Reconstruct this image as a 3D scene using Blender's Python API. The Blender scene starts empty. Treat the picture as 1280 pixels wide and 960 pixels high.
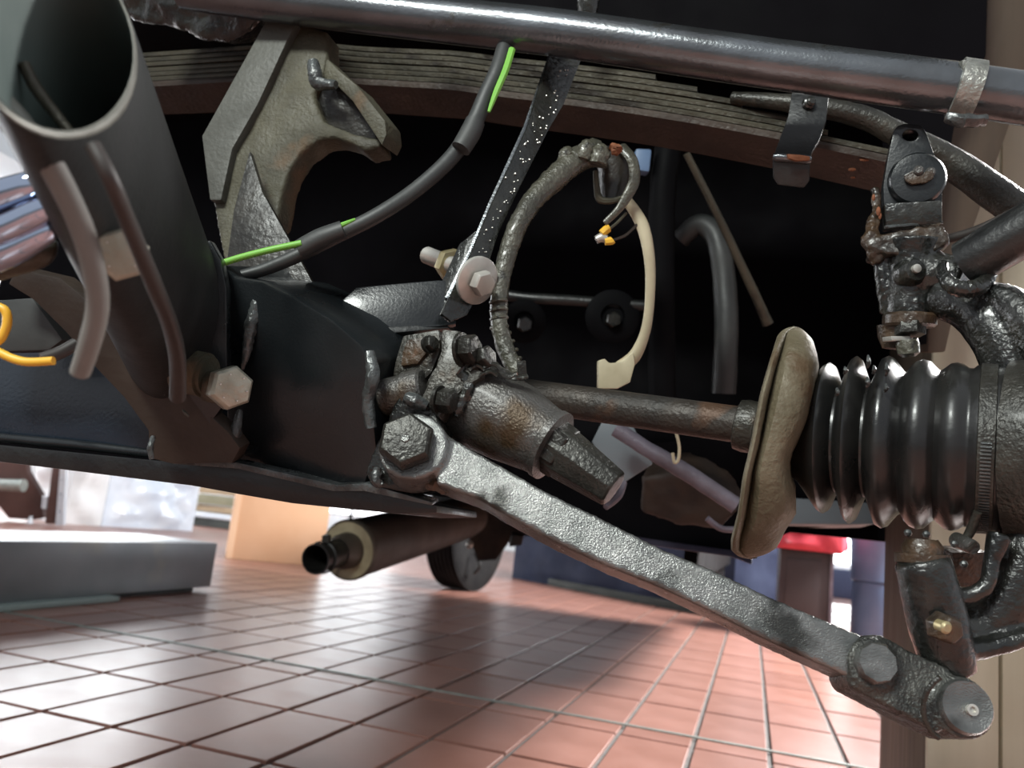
import bpy, bmesh, math, random
from mathutils import Vector, Matrix, noise as mnoise, geometry as mgeo
random.seed(7)
S = bpy.context.scene
COL = S.collection

# ------------------------------------------------------------------ camera
FPX = 988.8                       # focal length in pixels of the 1280x960 frame
CAM = Vector((0, 0, 0.325))       # world X / Y run along the tile joints, Z up
R = Vector((0.95256, 0.28452, 0.10810))
U = Vector((-0.05157, -0.19916, 0.97861))
F = Vector((-0.29996, 0.93776, 0.17504))
cd = bpy.data.cameras.new('camera'); cam = bpy.data.objects.new('camera', cd); COL.objects.link(cam)
m3 = Matrix((R, U, -F)).transposed()
cam.matrix_world = Matrix.Translation(CAM) @ m3.to_4x4()
cd.sensor_width = 36; cd.lens = FPX / 1280 * 36; cd.clip_start = 0.01
cd.dof.use_dof = True; cd.dof.focus_distance = 0.46; cd.dof.aperture_fstop = 11
S.camera = cam

# ------------------------------------------------------------------ world, lights, exposure
S.view_settings.view_transform = 'Standard'; S.view_settings.look = 'None'
S.view_settings.gamma = 1; S.view_settings.use_curve_mapping = False
S.view_settings.exposure = 0.0
w = bpy.data.worlds.new('world'); S.world = w; w.use_nodes = True
bg = w.node_tree.nodes['Background']; bg.inputs[0].default_value = (0.88, 0.93, 1.0, 1); bg.inputs[1].default_value = 0.55

def area(name, loc, target, sx, sy, power, col=(1, 1, 1)):
    l = bpy.data.lights.new(name, 'AREA'); l.shape = 'RECTANGLE'; l.size = sx; l.size_y = sy
    l.energy = power; l.color = col
    o = bpy.data.objects.new(name, l); COL.objects.link(o); o.location = loc
    o.rotation_euler = (Vector(target) - Vector(loc)).to_track_quat('-Z', 'Y').to_euler()
    return o
area('right_daylight', (2.0, 3.4, 2.5), (0.3, 1.8, 0.0), 1.5, 1.3, 620, (1, 0.98, 0.96))  # daylight from the right, placed to brighten the floor; no door stands there
area('workshop_lamp', (-0.38, -0.62, 1.25), (-0.05, 0.4, 0.4), 0.5, 0.16, 21, (0.95, 1, 0.95))

# ------------------------------------------------------------------ pixel -> place
def P(x, y, d):
    return CAM + F * d + R * ((x - 640) * d / FPX) - U * ((y - 480) * d / FPX)
def PX(n, d): return n * d / FPX
def V(x, y, z):                                    # camera-space direction, z towards the camera
    return (R * x + U * y - F * z).normalized()
class Plane:
    def __init__(s, a, b=None, c=None):
        if b is None:
            s.o = P(640, 480, a); s.n = -F
        else:
            A, B, C = P(*a), P(*b), P(*c); s.o = A; s.n = (B - A).cross(C - A).normalized()
            if s.n.dot(F) > 0: s.n = -s.n
    def at(s, x, y):
        r = P(x, y, 1.0) - CAM
        return CAM + r * ((s.o - CAM).dot(s.n) / r.dot(s.n))
def pl(p): return p if isinstance(p, Plane) else (Plane(p) if isinstance(p, (int, float)) else Plane(*p))

# ------------------------------------------------------------------ materials
MATS = {}
def mat(name, c1, c2=None, scale=40, rough=(0.4, 0.6), metal=0.0, bump=0.0, bscale=200, coat=0.0, lo=0.35, hi=0.65, c3=None, s3=90, t3=0.62, spec=0.5, rnd=0.0, alpha=None, stretch=None):
    m = bpy.data.materials.new(name); m.use_nodes = True; nt = m.node_tree; N = nt.nodes; L = nt.links
    b = N['Principled BSDF']; c2 = c2 or c1
    tc = N.new('ShaderNodeTexCoord'); src = tc.outputs['Object']
    if stretch:
        mp = N.new('ShaderNodeMapping'); mp.inputs['Scale'].default_value = stretch; L.new(src, mp.inputs[0]); src = mp.outputs[0]
    def nz(s, det=6):
        n = N.new('ShaderNodeTexNoise'); n.inputs['Scale'].default_value = s; n.inputs['Detail'].default_value = det
        L.new(src, n.inputs['Vector']); return n.outputs['Fac']
    f = nz(scale); r = N.new('ShaderNodeValToRGB'); L.new(f, r.inputs[0])
    r.color_ramp.elements[0].position = lo; r.color_ramp.elements[0].color = (*c1, 1)
    r.color_ramp.elements[1].position = hi; r.color_ramp.elements[1].color = (*c2, 1)
    out = r.outputs[0]
    if c3:
        f3 = nz(s3, 4); r3 = N.new('ShaderNodeValToRGB'); L.new(f3, r3.inputs[0])
        r3.color_ramp.elements[0].position = t3; r3.color_ramp.elements[1].position = t3 + 0.07
        mx = N.new('ShaderNodeMix'); mx.data_type = 'RGBA'; L.new(r3.outputs[0], mx.inputs[0])
        L.new(out, mx.inputs[6]); mx.inputs[7].default_value = (*c3, 1); out = mx.outputs[2]
    if rnd:
        oi = N.new('ShaderNodeObjectInfo'); mr0 = N.new('ShaderNodeMapRange'); L.new(oi.outputs['Random'], mr0.inputs[0])
        mr0.inputs[3].default_value = 1 - rnd; mr0.inputs[4].default_value = 1 + rnd
        hs = N.new('ShaderNodeHueSaturation'); L.new(mr0.outputs[0], hs.inputs['Value']); L.new(out, hs.inputs['Color']); out = hs.outputs[0]
    L.new(out, b.inputs['Base Color'])
    mr = N.new('ShaderNodeMapRange'); L.new(nz(scale * 1.7), mr.inputs[0]); mr.inputs[1].default_value = 0.3; mr.inputs[2].default_value = 0.7
    mr.inputs[3].default_value = rough[0]; mr.inputs[4].default_value = rough[1]; L.new(mr.outputs[0], b.inputs['Roughness'])
    b.inputs['Metallic'].default_value = metal; b.inputs['Coat Weight'].default_value = coat; b.inputs['Coat Roughness'].default_value = 0.15
    b.inputs['Specular IOR Level'].default_value = spec
    if bump:
        bp = N.new('ShaderNodeBump'); bp.inputs['Strength'].default_value = bump; bp.inputs['Distance'].default_value = 0.002
        L.new(nz(bscale, 4), bp.inputs['Height']); L.new(bp.outputs[0], b.inputs['Normal'])
    if alpha is not None: b.inputs['Alpha'].default_value = alpha
    MATS[name] = m; return m
mat('black_paint', (.006, .0065, .007), (.014, .0145, .014), 30, (.3, .5), 0, .25, 260, .2)
mat('oily_black', (.007, .0075, .007), (.022, .022, .018), 50, (.14, .4), 0, .55, 240, .4)
mat('frame_black', (.005, .0065, .0075), (.010, .0125, .014), 18, (.22, .4), 0, .1, 600, .25, c3=(.03, .029, .025), s3=60, t3=.72)
mat('arm_paint', (.14, .145, .138), (.25, .25, .24), 60, (.18, .3), .75, .32, 1100, .2, c3=(.05, .05, .046), s3=22, t3=.58)
mat('link_paint', (.03, .031, .028), (.08, .08, .07), 60, (.18, .38), .45, .7, 600, .3)
mat('knuckle_oil', (.009, .010, .0095), (.028, .028, .024), 45, (.10, .32), .2, .6, 320, .5, c3=(.03, .02, .012), s3=20, t3=.66)
mat('rusty_oil', (.018, .014, .010), (.07, .04, .02), 55, (.25, .6), 0, .8, 260, .3, c3=(.12, .05, .018), s3=60, t3=.63)
mat('olive_dust', (.085, .078, .05), (.04, .036, .022), 26, (.5, .8), 0, .5, 380, 0, c3=(.09, .06, .032), s3=18, t3=.58)
mat('grey_dust', (.095, .095, .082), (.06, .06, .05), 24, (.45, .7), 0, .35, 300)
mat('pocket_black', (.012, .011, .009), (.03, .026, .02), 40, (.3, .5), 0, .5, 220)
mat('gear_iron', (.05, .047, .040), (.12, .115, .11), 22, (.24, .42), .45, .45, 600, .1, c3=(.055, .034, .016), s3=14, t3=.58)
mat('gear_iron_dark', (.024, .023, .019), (.055, .051, .042), 40, (.26, .5), .3, .5, 420, .1, c3=(.05, .033, .02), s3=28, t3=.62)
mat('cap_iron', (.045, .044, .038), (.022, .021, .018), 50, (.24, .42), .4, .4, 420)
mat('leaf_steel', (.042, .038, .028), (.075, .066, .047), 30, (.3, .5), .3, .35, 320, 0, c3=(.022, .017, .012), s3=14, t3=.58)
mat('leaf_brown', (.028, .018, .013), (.05, .034, .024), 26, (.4, .6), .1, .35, 260, 0, c3=(.075, .055, .04), s3=30, t3=.66)
mat('tube_steel', (.20, .215, .23), (.13, .135, .14), 24, (.16, .28), .85, .12, 500, .1, c3=(.10, .09, .075), s3=40, t3=.68)
mat('collar_silver', (.36, .36, .33), (.2, .2, .18), 60, (.3, .5), .6, .6, 320)
mat('shaft_iron', (.05, .04, .032), (.03, .027, .024), 40, (.4, .6), .3, .5, 360, 0, c3=(.09, .05, .03), s3=20, t3=.6)
mat('flange_tan', (.17, .145, .095), (.10, .08, .046), 26, (.42, .65), .1, .55, 300, 0, c3=(.085, .052, .024), s3=20, t3=.56)
mat('rubber_boot', (.009, .009, .009), (.018, .0175, .016), 30, (.24, .42), 0, .12, 200, .15)
mat('rubber_grey', (.028, .030, .030), (.045, .047, .045), 20, (.45, .6), 0, .1, 200)
mat('sleeve_grey', (.14, .135, .122), (.18, .172, .157), 20, (.6, .8))
mat('sleeve_brown', (.022, .017, .015), (.035, .028, .025), 20, (.4, .6))
mat('hose_armour', (.05, .048, .036), (.095, .09, .066), 50, (.2, .45), .1, .8, 330, .4, c3=(.022, .02, .015), s3=80, t3=.6)
mat('green_wire', (.17, .44, .06), (.21, .5, .08), 30, (.4, .55))
mat('socket_paint', (.005, .0065, .007), (.009, .0115, .012), 18, (.5, .65), 0, .1, 420, 0, c3=(.03, .029, .025), s3=60, t3=.72)
mat('rail_sky_sheen', (.008, .013, .021), (.014, .021, .032), 14, (.2, .36), 0, .15, 420, .3, c3=(.09, .10, .11), s3=150, t3=.76)  # black rail paint with bluish sky sheen put into the colour, plus pale chips
mat('yellow_wire', (.78, .40, .03), (.85, .5, .05), 30, (.35, .5))
mat('cream_plastic', (.55, .49, .34), (.42, .36, .24), 40, (.4, .6), 0, .1, 150, 0, c3=(.32, .16, .06), s3=36, t3=.66)
mat('zinc', (.50, .49, .40), (.34, .33, .26), 70, (.28, .45), .55, .25, 320)
mat('zinc_yellow', (.52, .43, .22), (.42, .36, .22), 70, (.28, .45), .6, .2, 320)
mat('steel_bright', (.62, .6, .55), (.48, .46, .42), 70, (.3, .45), .5)
mat('chrome', (.50, .57, .72), None, 20, (.05, .09), 1.0)  # blue tint stands in for sky reflected in the chrome
mat('brace_brown', (.022, .015, .011), (.036, .024, .017), 25, (.4, .6), 0, .2, 220, 0, c3=(.06, .045, .03), s3=40, t3=.7)
mat('rim_pale', (.24, .24, .215), (.16, .16, .14), 30, (.3, .5), .3)
mat('tube_inner', (.10, .13, .122), (.15, .18, .17), 14, (.3, .5), 0)
mat('weld', (.10, .11, .11), (.035, .037, .036), 60, (.18, .4), .2, .6, 300, .3)
mat('rust_orange', (.24, .075, .025), (.13, .042, .016), 60, (.6, .85), 0, .5, 300)
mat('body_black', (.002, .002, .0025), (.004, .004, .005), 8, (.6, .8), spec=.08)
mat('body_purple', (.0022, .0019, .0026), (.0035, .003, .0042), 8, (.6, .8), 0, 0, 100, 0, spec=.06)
mat('sill_purple', (.10, .09, .13), (.06, .055, .085), 12, (.35, .5), .2)
mat('dirty_brown', (.05, .032, .022), (.02, .014, .012), 18, (.5, .7), 0, .4, 120)
mat('lav_rod', (.20, .18, .22), (.12, .10, .12), 24, (.4, .6), .2, .4, 260)
mat('tile', (.25, .118, .09), (.30, .15, .12), 9, (.29, .35), 0, .03, 120, .0, rnd=.10, spec=.6)
mat('grout', (.10, .095, .09), (.14, .13, .125), 40, (.7, .9))
mat('strip_zinc', (.36, .39, .36), (.26, .29, .27), 30, (.35, .5), .4)
mat('wall_white', (.78, .79, .80), (.72, .73, .75), 3, (.6, .8))
mat('beam_grey', (.20, .21, .225), (.26, .265, .28), 4, (.3, .45), .5, .05, 60, 0, c3=(.30, .285, .25), s3=2.2, t3=.56)
mat('foot_green', (.30, .37, .36), None, 10, (.5, .6))
mat('cardboard', (.62, .36, .21), (.66, .40, .245), 5, (.7, .9))
mat('cardboard_edge', (.70, .46, .30), None, 5, (.7, .9))
mat('plastic_film', (.74, .80, .88), (.58, .66, .78), 4, (.18, .3), 0, 0, 14, .3, spec=.7)
mat('stand_brown', (.10, .05, .042), (.075, .038, .032), 8, (.45, .6))
mat('timber', (.40, .30, .19), (.30, .22, .14), 6, (.7, .9), stretch=(1, 1, 8))
mat('timber_green', (.20, .19, .12), (.26, .24, .16), 6, (.7, .9))
mat('timber_dark', (.03, .035, .032), (.05, .055, .05), 6, (.7, .9))
mat('muffler_brown', (.075, .058, .045), (.05, .04, .032), 9, (.5, .7), .15, .15, 120)
mat('muffler_tan', (.42, .36, .23), (.26, .21, .13), 26, (.5, .7), .1, .3, 200, 0, c3=(.09, .075, .05), s3=20, t3=.6)
mat('pipe_black', (.008, .008, .008), (.016, .015, .014), 20, (.35, .55), .2)
mat('tyre', (.012, .012, .013), (.018, .0178, .018), 16, (.7, .9), spec=.12)
mat('blue_cover', (.014, .019, .042), (.024, .031, .06), 6, (.7, .85), 0, 0, 20, spec=.2)
mat('red_cloth', (.55, .035, .06), (.62, .06, .09), 14, (.6, .8), 0, 0, 100, 0, c3=(.68, .40, .45), s3=12, t3=.64)
mat('cabinet_dark', (.045, .035, .038), (.06, .048, .05), 8, (.4, .6))
mat('trolley_white', (.62, .66, .70), (.52, .56, .62), 8, (.35, .5), .2)
mat('drum_blue', (.10, .17, .30), (.14, .22, .36), 6, (.35, .5))
mat('panel_grey', (.16, .19, .21), None, 8, (.4, .6))
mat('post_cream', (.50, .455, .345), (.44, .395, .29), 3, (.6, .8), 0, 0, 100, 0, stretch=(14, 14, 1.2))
mat('post_brown', (.055, .04, .027), (.08, .058, .04), 3, (.6, .8), 0, 0, 100, 0, stretch=(14, 14, 1.2))  # plank brown; on the post's side it stands in for shade
mat('spec_white', (.8, .8, .78), None, 20, (.4, .5))

# ------------------------------------------------------------------ geometry collector
class G:
    def __init__(s): s.v = []; s.f = []
    def add(s, vs, fs):
        b = len(s.v); s.v += [Vector(v) for v in vs]; s.f += [tuple(i + b for i in f) for f in fs]; return s
    def grid(s, rows, closed=True, caps=True):
        n = len(rows[0]); vs = [p for r in rows for p in r]; fs = []
        for i in range(len(rows) - 1):
            for j in range(n if closed else n - 1):
                k = (j + 1) % n
                fs.append((i * n + j, i * n + k, (i + 1) * n + k, (i + 1) * n + j))
        if caps and closed:
            fs.append(tuple(range(n - 1, -1, -1))); fs.append(tuple((len(rows) - 1) * n + j for j in range(n)))
        return s.add(vs, fs)
    def wtube(s, pts, rad, n=14, res=6, jit=0.0, caps=True, flat=1.0):
        pts = [Vector(p) for p in pts]
        if not isinstance(rad, (list, tuple)): rad = [rad] * len(pts)
        if len(pts) > 2 and res > 1:
            q = []; rr = []
            for i in range(len(pts) - 1):
                p0 = pts[max(i - 1, 0)]; p1 = pts[i]; p2 = pts[i + 1]; p3 = pts[min(i + 2, len(pts) - 1)]
                for k in range(res):
                    t = k / res
                    q.append(0.5 * ((2 * p1) + (p2 - p0) * t + (2 * p0 - 5 * p1 + 4 * p2 - p3) * t * t + (3 * p1 - p0 - 3 * p2 + p3) * t ** 3))
                    rr.append(rad[i] * (1 - t) + rad[i + 1] * t)
            q.append(pts[-1]); rr.append(rad[-1])
        else: q = pts; rr = list(rad)
        rows = []; t0 = (q[1] - q[0]).normalized(); nrm = t0.orthogonal().normalized()
        for i, p in enumerate(q):
            a = q[max(i - 1, 0)]; b = q[min(i + 1, len(q) - 1)]; t = (b - a).normalized()
            nrm = (nrm - t * nrm.dot(t)).normalized(); bn = t.cross(nrm)
            row = []
            for j in range(n):
                an = 2 * math.pi * j / n; r = rr[i] * (1 + jit * random.uniform(-1, 1))
                row.append(p + (nrm * math.cos(an) + bn * math.sin(an) * flat) * r)
            rows.append(row)
        return s.grid(rows, True, caps)
    def tube(s, pts, rpx, **k):                       # pts (x, y, depth), radius in pixels at that depth
        if not isinstance(rpx, (list, tuple)): rpx = [rpx] * len(pts)
        return s.wtube([P(*p) for p in pts], [PX(r, p[2]) for r, p in zip(rpx, pts)], **k)
    def wlathe(s, o, ax, prof, n=32, caps=True, hexa=False):   # prof: (distance along axis, radius)
        ax = ax.normalized(); u = ax.orthogonal().normalized() if (not hexa or abs(ax.z) > .95) else (Vector((0, 0, 1)) - ax * ax.z).normalized(); v = ax.cross(u)
        rows = [[o + ax * t + (u * math.cos(2 * math.pi * j / n) + v * math.sin(2 * math.pi * j / n)) * max(r, 1e-5) for j in range(n)] for t, r in prof]
        return s.grid(rows, True, caps)
    def lathe(s, a, b, prof, n=32, caps=True):         # a, b (x,y,d); prof: (fraction a->b, radius px at that depth)
        A, B = P(*a), P(*b)
        pr = [(t * (B - A).length, PX(r, a[2] + (b[2] - a[2]) * t)) for t, r in prof]
        return s.wlathe(A, B - A, pr, n, caps)
    def plate(s, poly, plane, thick, holes=(), back=None):
        p = pl(plane); loops = [list(poly)] + [list(h) for h in holes]
        fr = [[p.at(x, y) for x, y in l] for l in loops]; off = (back or -p.n) * thick
        tris = mgeo.tessellate_polygon(fr) if holes else None
        flat = [v for l in fr for v in l]; n = len(flat); vs = flat + [v + off for v in flat]; fs = []
        if tris:
            for t in tris: fs.append(tuple(t)); fs.append(tuple(i + n for i in reversed(t)))
        else:
            fs.append(tuple(range(n))); fs.append(tuple(i + n for i in range(n - 1, -1, -1)))
        b = 0
        for l in fr:
            m = len(l)
            for i in range(m): k = (i + 1) % m; fs.append((b + i, b + i + n, b + k + n, b + k))
            b += m
        return s.add(vs, fs)
    def box(s, c, sx, sy, sz, ax=None, ay=None):
        ax = (ax or Vector((1, 0, 0))).normalized(); ay = (ay or Vector((0, 1, 0))); ay = (ay - ax * ay.dot(ax)).normalized(); az = ax.cross(ay)
        vs = [c + ax * (i * sx / 2) + ay * (j * sy / 2) + az * (k * sz / 2) for k in (-1, 1) for j in (-1, 1) for i in (-1, 1)]
        return s.add(vs, [(0, 2, 3, 1), (4, 5, 7, 6), (0, 1, 5, 4), (2, 6, 7, 3), (0, 4, 6, 2), (1, 3, 7, 5)])
    def ball(s, c, r, n=16, m=9, sq=(1, 1, 1)):
        rows = [[c + Vector((math.sin(a) * math.cos(2 * math.pi * j / n) * r * sq[0], math.sin(a) * math.sin(2 * math.pi * j / n) * r * sq[1], math.cos(a) * r * sq[2])) for j in range(n)]
                for a in [math.pi * (0.02 + 0.96 * i / (m - 1)) for i in range(m)]]
        return s.grid(rows)
    def hexa(s, c, ax, rad, h, base=0.0):              # hexagon head with chamfer, c = base centre
        return s.wlathe(c, ax, [(base, rad), (h * .8, rad), (h, rad * .86)], 6, True, True)
    def build(s, name, m, parent=None, bevel=0, remesh=0, lump=0, lscale=60, smooth=40, label=None, cat=None, group=None, kind=None, subd=0):
        c = sum(s.v, Vector()) / len(s.v)
        me = bpy.data.meshes.new(name); me.from_pydata([v - c for v in s.v], [], s.f)
        bm = bmesh.new(); bm.from_mesh(me); bmesh.ops.recalc_face_normals(bm, faces=bm.faces)
        if bevel and not remesh:
            es = [e for e in bm.edges if e.is_manifold and e.calc_face_angle(0) > 0.5]
            if es: bmesh.ops.bevel(bm, geom=es, offset=bevel, segments=2, affect='EDGES', profile=0.6, clamp_overlap=True)
        bm.to_mesh(me); bm.free()
        for p in me.polygons: p.use_smooth = True
        try: me.set_sharp_from_angle(angle=math.radians(smooth))
        except Exception: pass
        me.materials.append(MATS[m])
        o = bpy.data.objects.new(name, me); COL.objects.link(o)
        if remesh:
            md = o.modifiers.new('cast', 'REMESH'); md.mode = 'VOXEL'; md.voxel_size = remesh; md.use_smooth_shade = True
            md = o.modifiers.new('soft', 'SMOOTH'); md.iterations = 5; md.factor = 0.5
        if subd:
            md = o.modifiers.new('sub', 'SUBSURF'); md.levels = subd; md.render_levels = subd
        if lump:
            t = bpy.data.textures.new(name, 'CLOUDS'); t.noise_scale = 1.0 / lscale; t.noise_depth = 2
            md = o.modifiers.new('lump', 'DISPLACE'); md.texture = t; md.strength = lump; md.mid_level = 0.5; md.texture_coords = 'LOCAL'
        if parent is not None: o.parent = parent; o.location = c - ORG[parent.name]
        else: o.location = c
        ORG[o.name] = c
        if label: o['label'] = label
        if cat: o['category'] = cat
        if group: o['group'] = group
        if kind: o['kind'] = kind
        return o
ORG = {}
def thing(name, at, label, cat, group=None, kind=None):
    o = bpy.data.objects.new(name, None); COL.objects.link(o); o.location = at; ORG[o.name] = Vector(at); o.empty_display_size = .02
    if label: o['label'] = label
    if cat: o['category'] = cat
    if group: o['group'] = group
    if kind: o['kind'] = kind
    return o
def ell(x, y, rx, ry, n=16, a=0.0):
    ca, sa = math.cos(a), math.sin(a)
    return [(x + rx * math.cos(t) * ca - ry * math.sin(t) * sa, y + rx * math.cos(t) * sa + ry * math.sin(t) * ca) for t in [2 * math.pi * i / n for i in range(n)]]
def interp(tab, x):
    if x <= tab[0][0]: return tab[0][1]
    for (a, b), (c, d) in zip(tab, tab[1:]):
        if x <= c: return b + (d - b) * (x - a) / (c - a)
    return tab[-1][1]
def project(p):
    q = p - CAM; z = q.dot(F)
    return (640 + q.dot(R) / z * FPX, 480 - q.dot(U) / z * FPX, z)
def ground(x, y, z=0.0):
    r = P(x, y, 1) - CAM; return CAM + r * ((z - CAM.z) / r.z)
UPV = Vector((0, 0, 1)); YV = Vector((0, 1, 0)); XV = Vector((1, 0, 0))
UPV.freeze(); XV.freeze(); YV.freeze()

# ================================================================== SETTING
floor = G().box(Vector((-1.5, 4, -.03)), 11, 13, .05).build('floor', 'grout', kind='structure')
floor['label'] = 'red brown quarry tile workshop floor'
LA, LB, GAP = 0.1225, 0.2405, 0.0085
def rows_y():
    ys = []; y = .941 - 7 * LB
    while y < 1.41: ys.append((y, y + LB)); y += LB
    ys.append((ys[-1][1], 1.495)); y = 1.495
    while y < 9.8: ys.append((y, y + LB)); y += LB
    return ys
cells = []
for (y0, y1) in rows_y():
    x = -.8125 - 46 * LA
    while x < 2.6: cells.append((x, x + LA, y0, y1)); x += LA
def tile_mesh(g, x0, x1, y0, y1, c=Vector()):
    h = GAP / 2; t = .0012; z0 = -.006; z1 = random.uniform(-.0003, .0003) if c.length == 0 else 0
    a = [(x0 + h, y0 + h), (x1 - h, y0 + h), (x1 - h, y1 - h), (x0 + h, y1 - h)]; b = [(x0 + h + t, y0 + h + t), (x1 - h - t, y0 + h + t), (x1 - h - t, y1 - h - t), (x0 + h + t, y1 - h - t)]
    vs = [Vector((p[0], p[1], z0)) for p in a] + [Vector((p[0], p[1], z1 - t)) for p in a] + [Vector((p[0], p[1], z1)) for p in b]
    fs = [(8, 9, 10, 11)] + [(i, (i + 1) % 4, 4 + (i + 1) % 4, 4 + i) for i in range(4)] + [(4 + i, 4 + (i + 1) % 4, 8 + (i + 1) % 4, 8 + i) for i in range(4)]
    g.add(vs, fs)
vis = []
for i, (x0, x1, y0, y1) in enumerate(cells):
    c = Vector(((x0 + x1) / 2, (y0 + y1) / 2, 0)); q = project(c)
    if q[2] > .3 and -90 < q[0] < 1180 and 690 < q[1] < 1010: vis.append((q[2], i))
vis.sort(); near = set(i for _, i in vis[:300])
shared = {}
for i in near:
    x0, x1, y0, y1 = cells[i]; key = round(y1 - y0, 3)
    if key not in shared:
        g = G(); tile_mesh(g, -(x1 - x0) / 2, (x1 - x0) / 2, -(y1 - y0) / 2, (y1 - y0) / 2, Vector((1, 0, 0)))
        me = bpy.data.meshes.new('tile'); me.from_pydata(g.v, [], g.f); me.materials.append(MATS['tile']); shared[key] = me
    o = bpy.data.objects.new('tile', shared[key]); COL.objects.link(o); o.parent = floor
    o.location = Vector(((x0 + x1) / 2, (y0 + y1) / 2, random.uniform(-.0004, .0004))) - ORG['floor']
    o.rotation_euler = (random.uniform(-.002, .002), random.uniform(-.003, .003), 0)
g = G()
for i, c in enumerate(cells):
    if i not in near: tile_mesh(g, *c)
g.build('tile_field', 'tile', floor, kind='stuff')
G().box(Vector((-1.5, 1.495, .0005)), 8, .008, .003).build('expansion_strip', 'strip_zinc', floor, label='pale metal expansion strip set between the tiles')
G().box(Vector((-1.5, 10.2, 1.6)), 11, .1, 3.3).build('wall_back', 'wall_white', kind='structure')
G().box(Vector((-7.0, 4, 1.6)), .1, 13, 3.3).build('wall_left', 'wall_white', kind='structure')

mat('daylight', (1, 1, 1), None, 5, (.5, .6))
_b = MATS['daylight'].node_tree.nodes['Principled BSDF']; _b.inputs['Emission Color'].default_value = (.93, .97, 1, 1); _b.inputs['Emission Strength'].default_value = 8
MATS['daylight_dim'] = MATS['daylight'].copy(); MATS['daylight_dim'].node_tree.nodes['Principled BSDF'].inputs['Emission Strength'].default_value = 3.2
def window(name, c, ux, w_, h_, nrm, bars, m='daylight'):
    g = G().box(c + nrm * .03, w_, .04, h_, ux, nrm).build(name, m, kind='structure')
    for i in range(bars + 1): G().box(c + ux * (-w_ / 2 + w_ * i / bars) + nrm * .07, .06, .06, h_ + .06, ux, nrm).build('window_bar', 'wall_white', g)
    for z_ in (-h_ / 2, h_ / 2): G().box(c + UPV * z_ + nrm * .07, w_ + .06, .06, .06, ux, nrm).build('window_rail', 'wall_white', g)
window('window_1', Vector((-5.7, 10.13, 1.55)), XV, 2.2, 2.7, -YV, 3, 'daylight_dim')
window('window_2', Vector((2.2, 10.13, 1.5)), XV, 3.2, 2.8, -YV, 3)
window('window_3', Vector((-6.93, 5.0, 1.75)), YV, 7.0, 2.3, XV, 5)

# upright boards behind the hub
def board(name, x0, x1, dfront, dback, m, label):
    a = P(x0, 900, dfront); b = P(x1, 900, dfront); wx = (b.x - a.x) if b.x > a.x else .07
    g = G().box(Vector((a.x + wx / 2, a.y + (dback - dfront) / 2, .75)), wx, dback - dfront, 1.5)
    return g.build(name, m, bevel=.003, label=label, cat='post')
t = thing('timber_post', Vector((P(1160, 900, .8).x, P(1160, 900, .8).y, 0)), 'tall cream-faced wooden post with its shaded side coloured dark brown behind the steering knuckle', 'post')
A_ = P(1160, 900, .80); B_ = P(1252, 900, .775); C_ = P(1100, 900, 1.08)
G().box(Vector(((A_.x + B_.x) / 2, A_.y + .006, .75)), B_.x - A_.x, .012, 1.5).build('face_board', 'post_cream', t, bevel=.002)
G().box(Vector((A_.x + (B_.x - A_.x) / 2 + .001, A_.y + .013 + .15, .75)), B_.x - A_.x, .30, 1.5).build('post_shaded_side', 'post_brown', t, bevel=.002)  # side turned from the light, its shade put in as dark brown
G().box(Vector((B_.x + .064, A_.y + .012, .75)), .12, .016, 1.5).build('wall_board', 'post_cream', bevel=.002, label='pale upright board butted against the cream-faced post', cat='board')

G().plate([(1160, 440), (1182, 440), (1217, 285), (1262, 157), (1310, 10), (1320, -60), (1236, -60), (1232, 70), (1196, 140), (1165, 300)], .745, .02).build('leaning_plank', 'post_brown', bevel=.002, label='brown plank leaning in front of the cream-faced post', cat='plank')

# ================================================================== CAR BODY (dark shell overhead and behind)
XR = P(1168, 400, 1.15).x
body = thing('car_body', Vector((-.5, 1.2, .33)), 'black car body shell and underfloor over the suspension', 'car body')
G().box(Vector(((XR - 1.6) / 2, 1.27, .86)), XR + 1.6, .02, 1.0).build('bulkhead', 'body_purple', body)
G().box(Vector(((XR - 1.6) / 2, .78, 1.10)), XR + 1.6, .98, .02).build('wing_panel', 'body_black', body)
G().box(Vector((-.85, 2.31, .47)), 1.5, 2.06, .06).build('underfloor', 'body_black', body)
G().box(Vector((-.09, 2.31, .375)), .02, 2.06, .21).build('sill', 'body_black', body)  # sill bottom lowered to keep daylight off the floor beneath
G().box(Vector((-.11, 2.62, .34)), .02, 1.44, .28).build('shade_skirt', 'body_black', body)  # added skirt, blocks daylight so the floor under the car stays dark
g = G().plate([(640, 648), (700, 655), (800, 672), (916, 688), (940, 694), (940, 706), (914, 696), (800, 680), (700, 664), (640, 656)], ((640, 650, 1.12), (940, 700, 1.02), (700, 640, 1.13)), .25, back=YV)
g.build('valance', 'sill_purple', body, bevel=.002)
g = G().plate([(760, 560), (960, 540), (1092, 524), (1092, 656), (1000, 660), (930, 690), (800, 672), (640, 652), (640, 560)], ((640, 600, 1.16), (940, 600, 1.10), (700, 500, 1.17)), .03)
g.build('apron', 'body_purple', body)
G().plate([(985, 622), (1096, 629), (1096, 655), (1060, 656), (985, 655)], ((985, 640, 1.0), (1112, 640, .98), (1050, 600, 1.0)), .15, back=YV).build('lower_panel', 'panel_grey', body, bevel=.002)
G().plate([(300, -160), (1236, -120), (1232, 68), (1196, 139), (1168, 300), (1158, 430), (1120, 430), (1110, 150), (1000, 90), (560, 15), (300, -10)], ((600, 0, .80), (1200, 100, .715), (1150, 400, .715)), .02).build('wing_skirt', 'body_purple', body)
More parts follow.
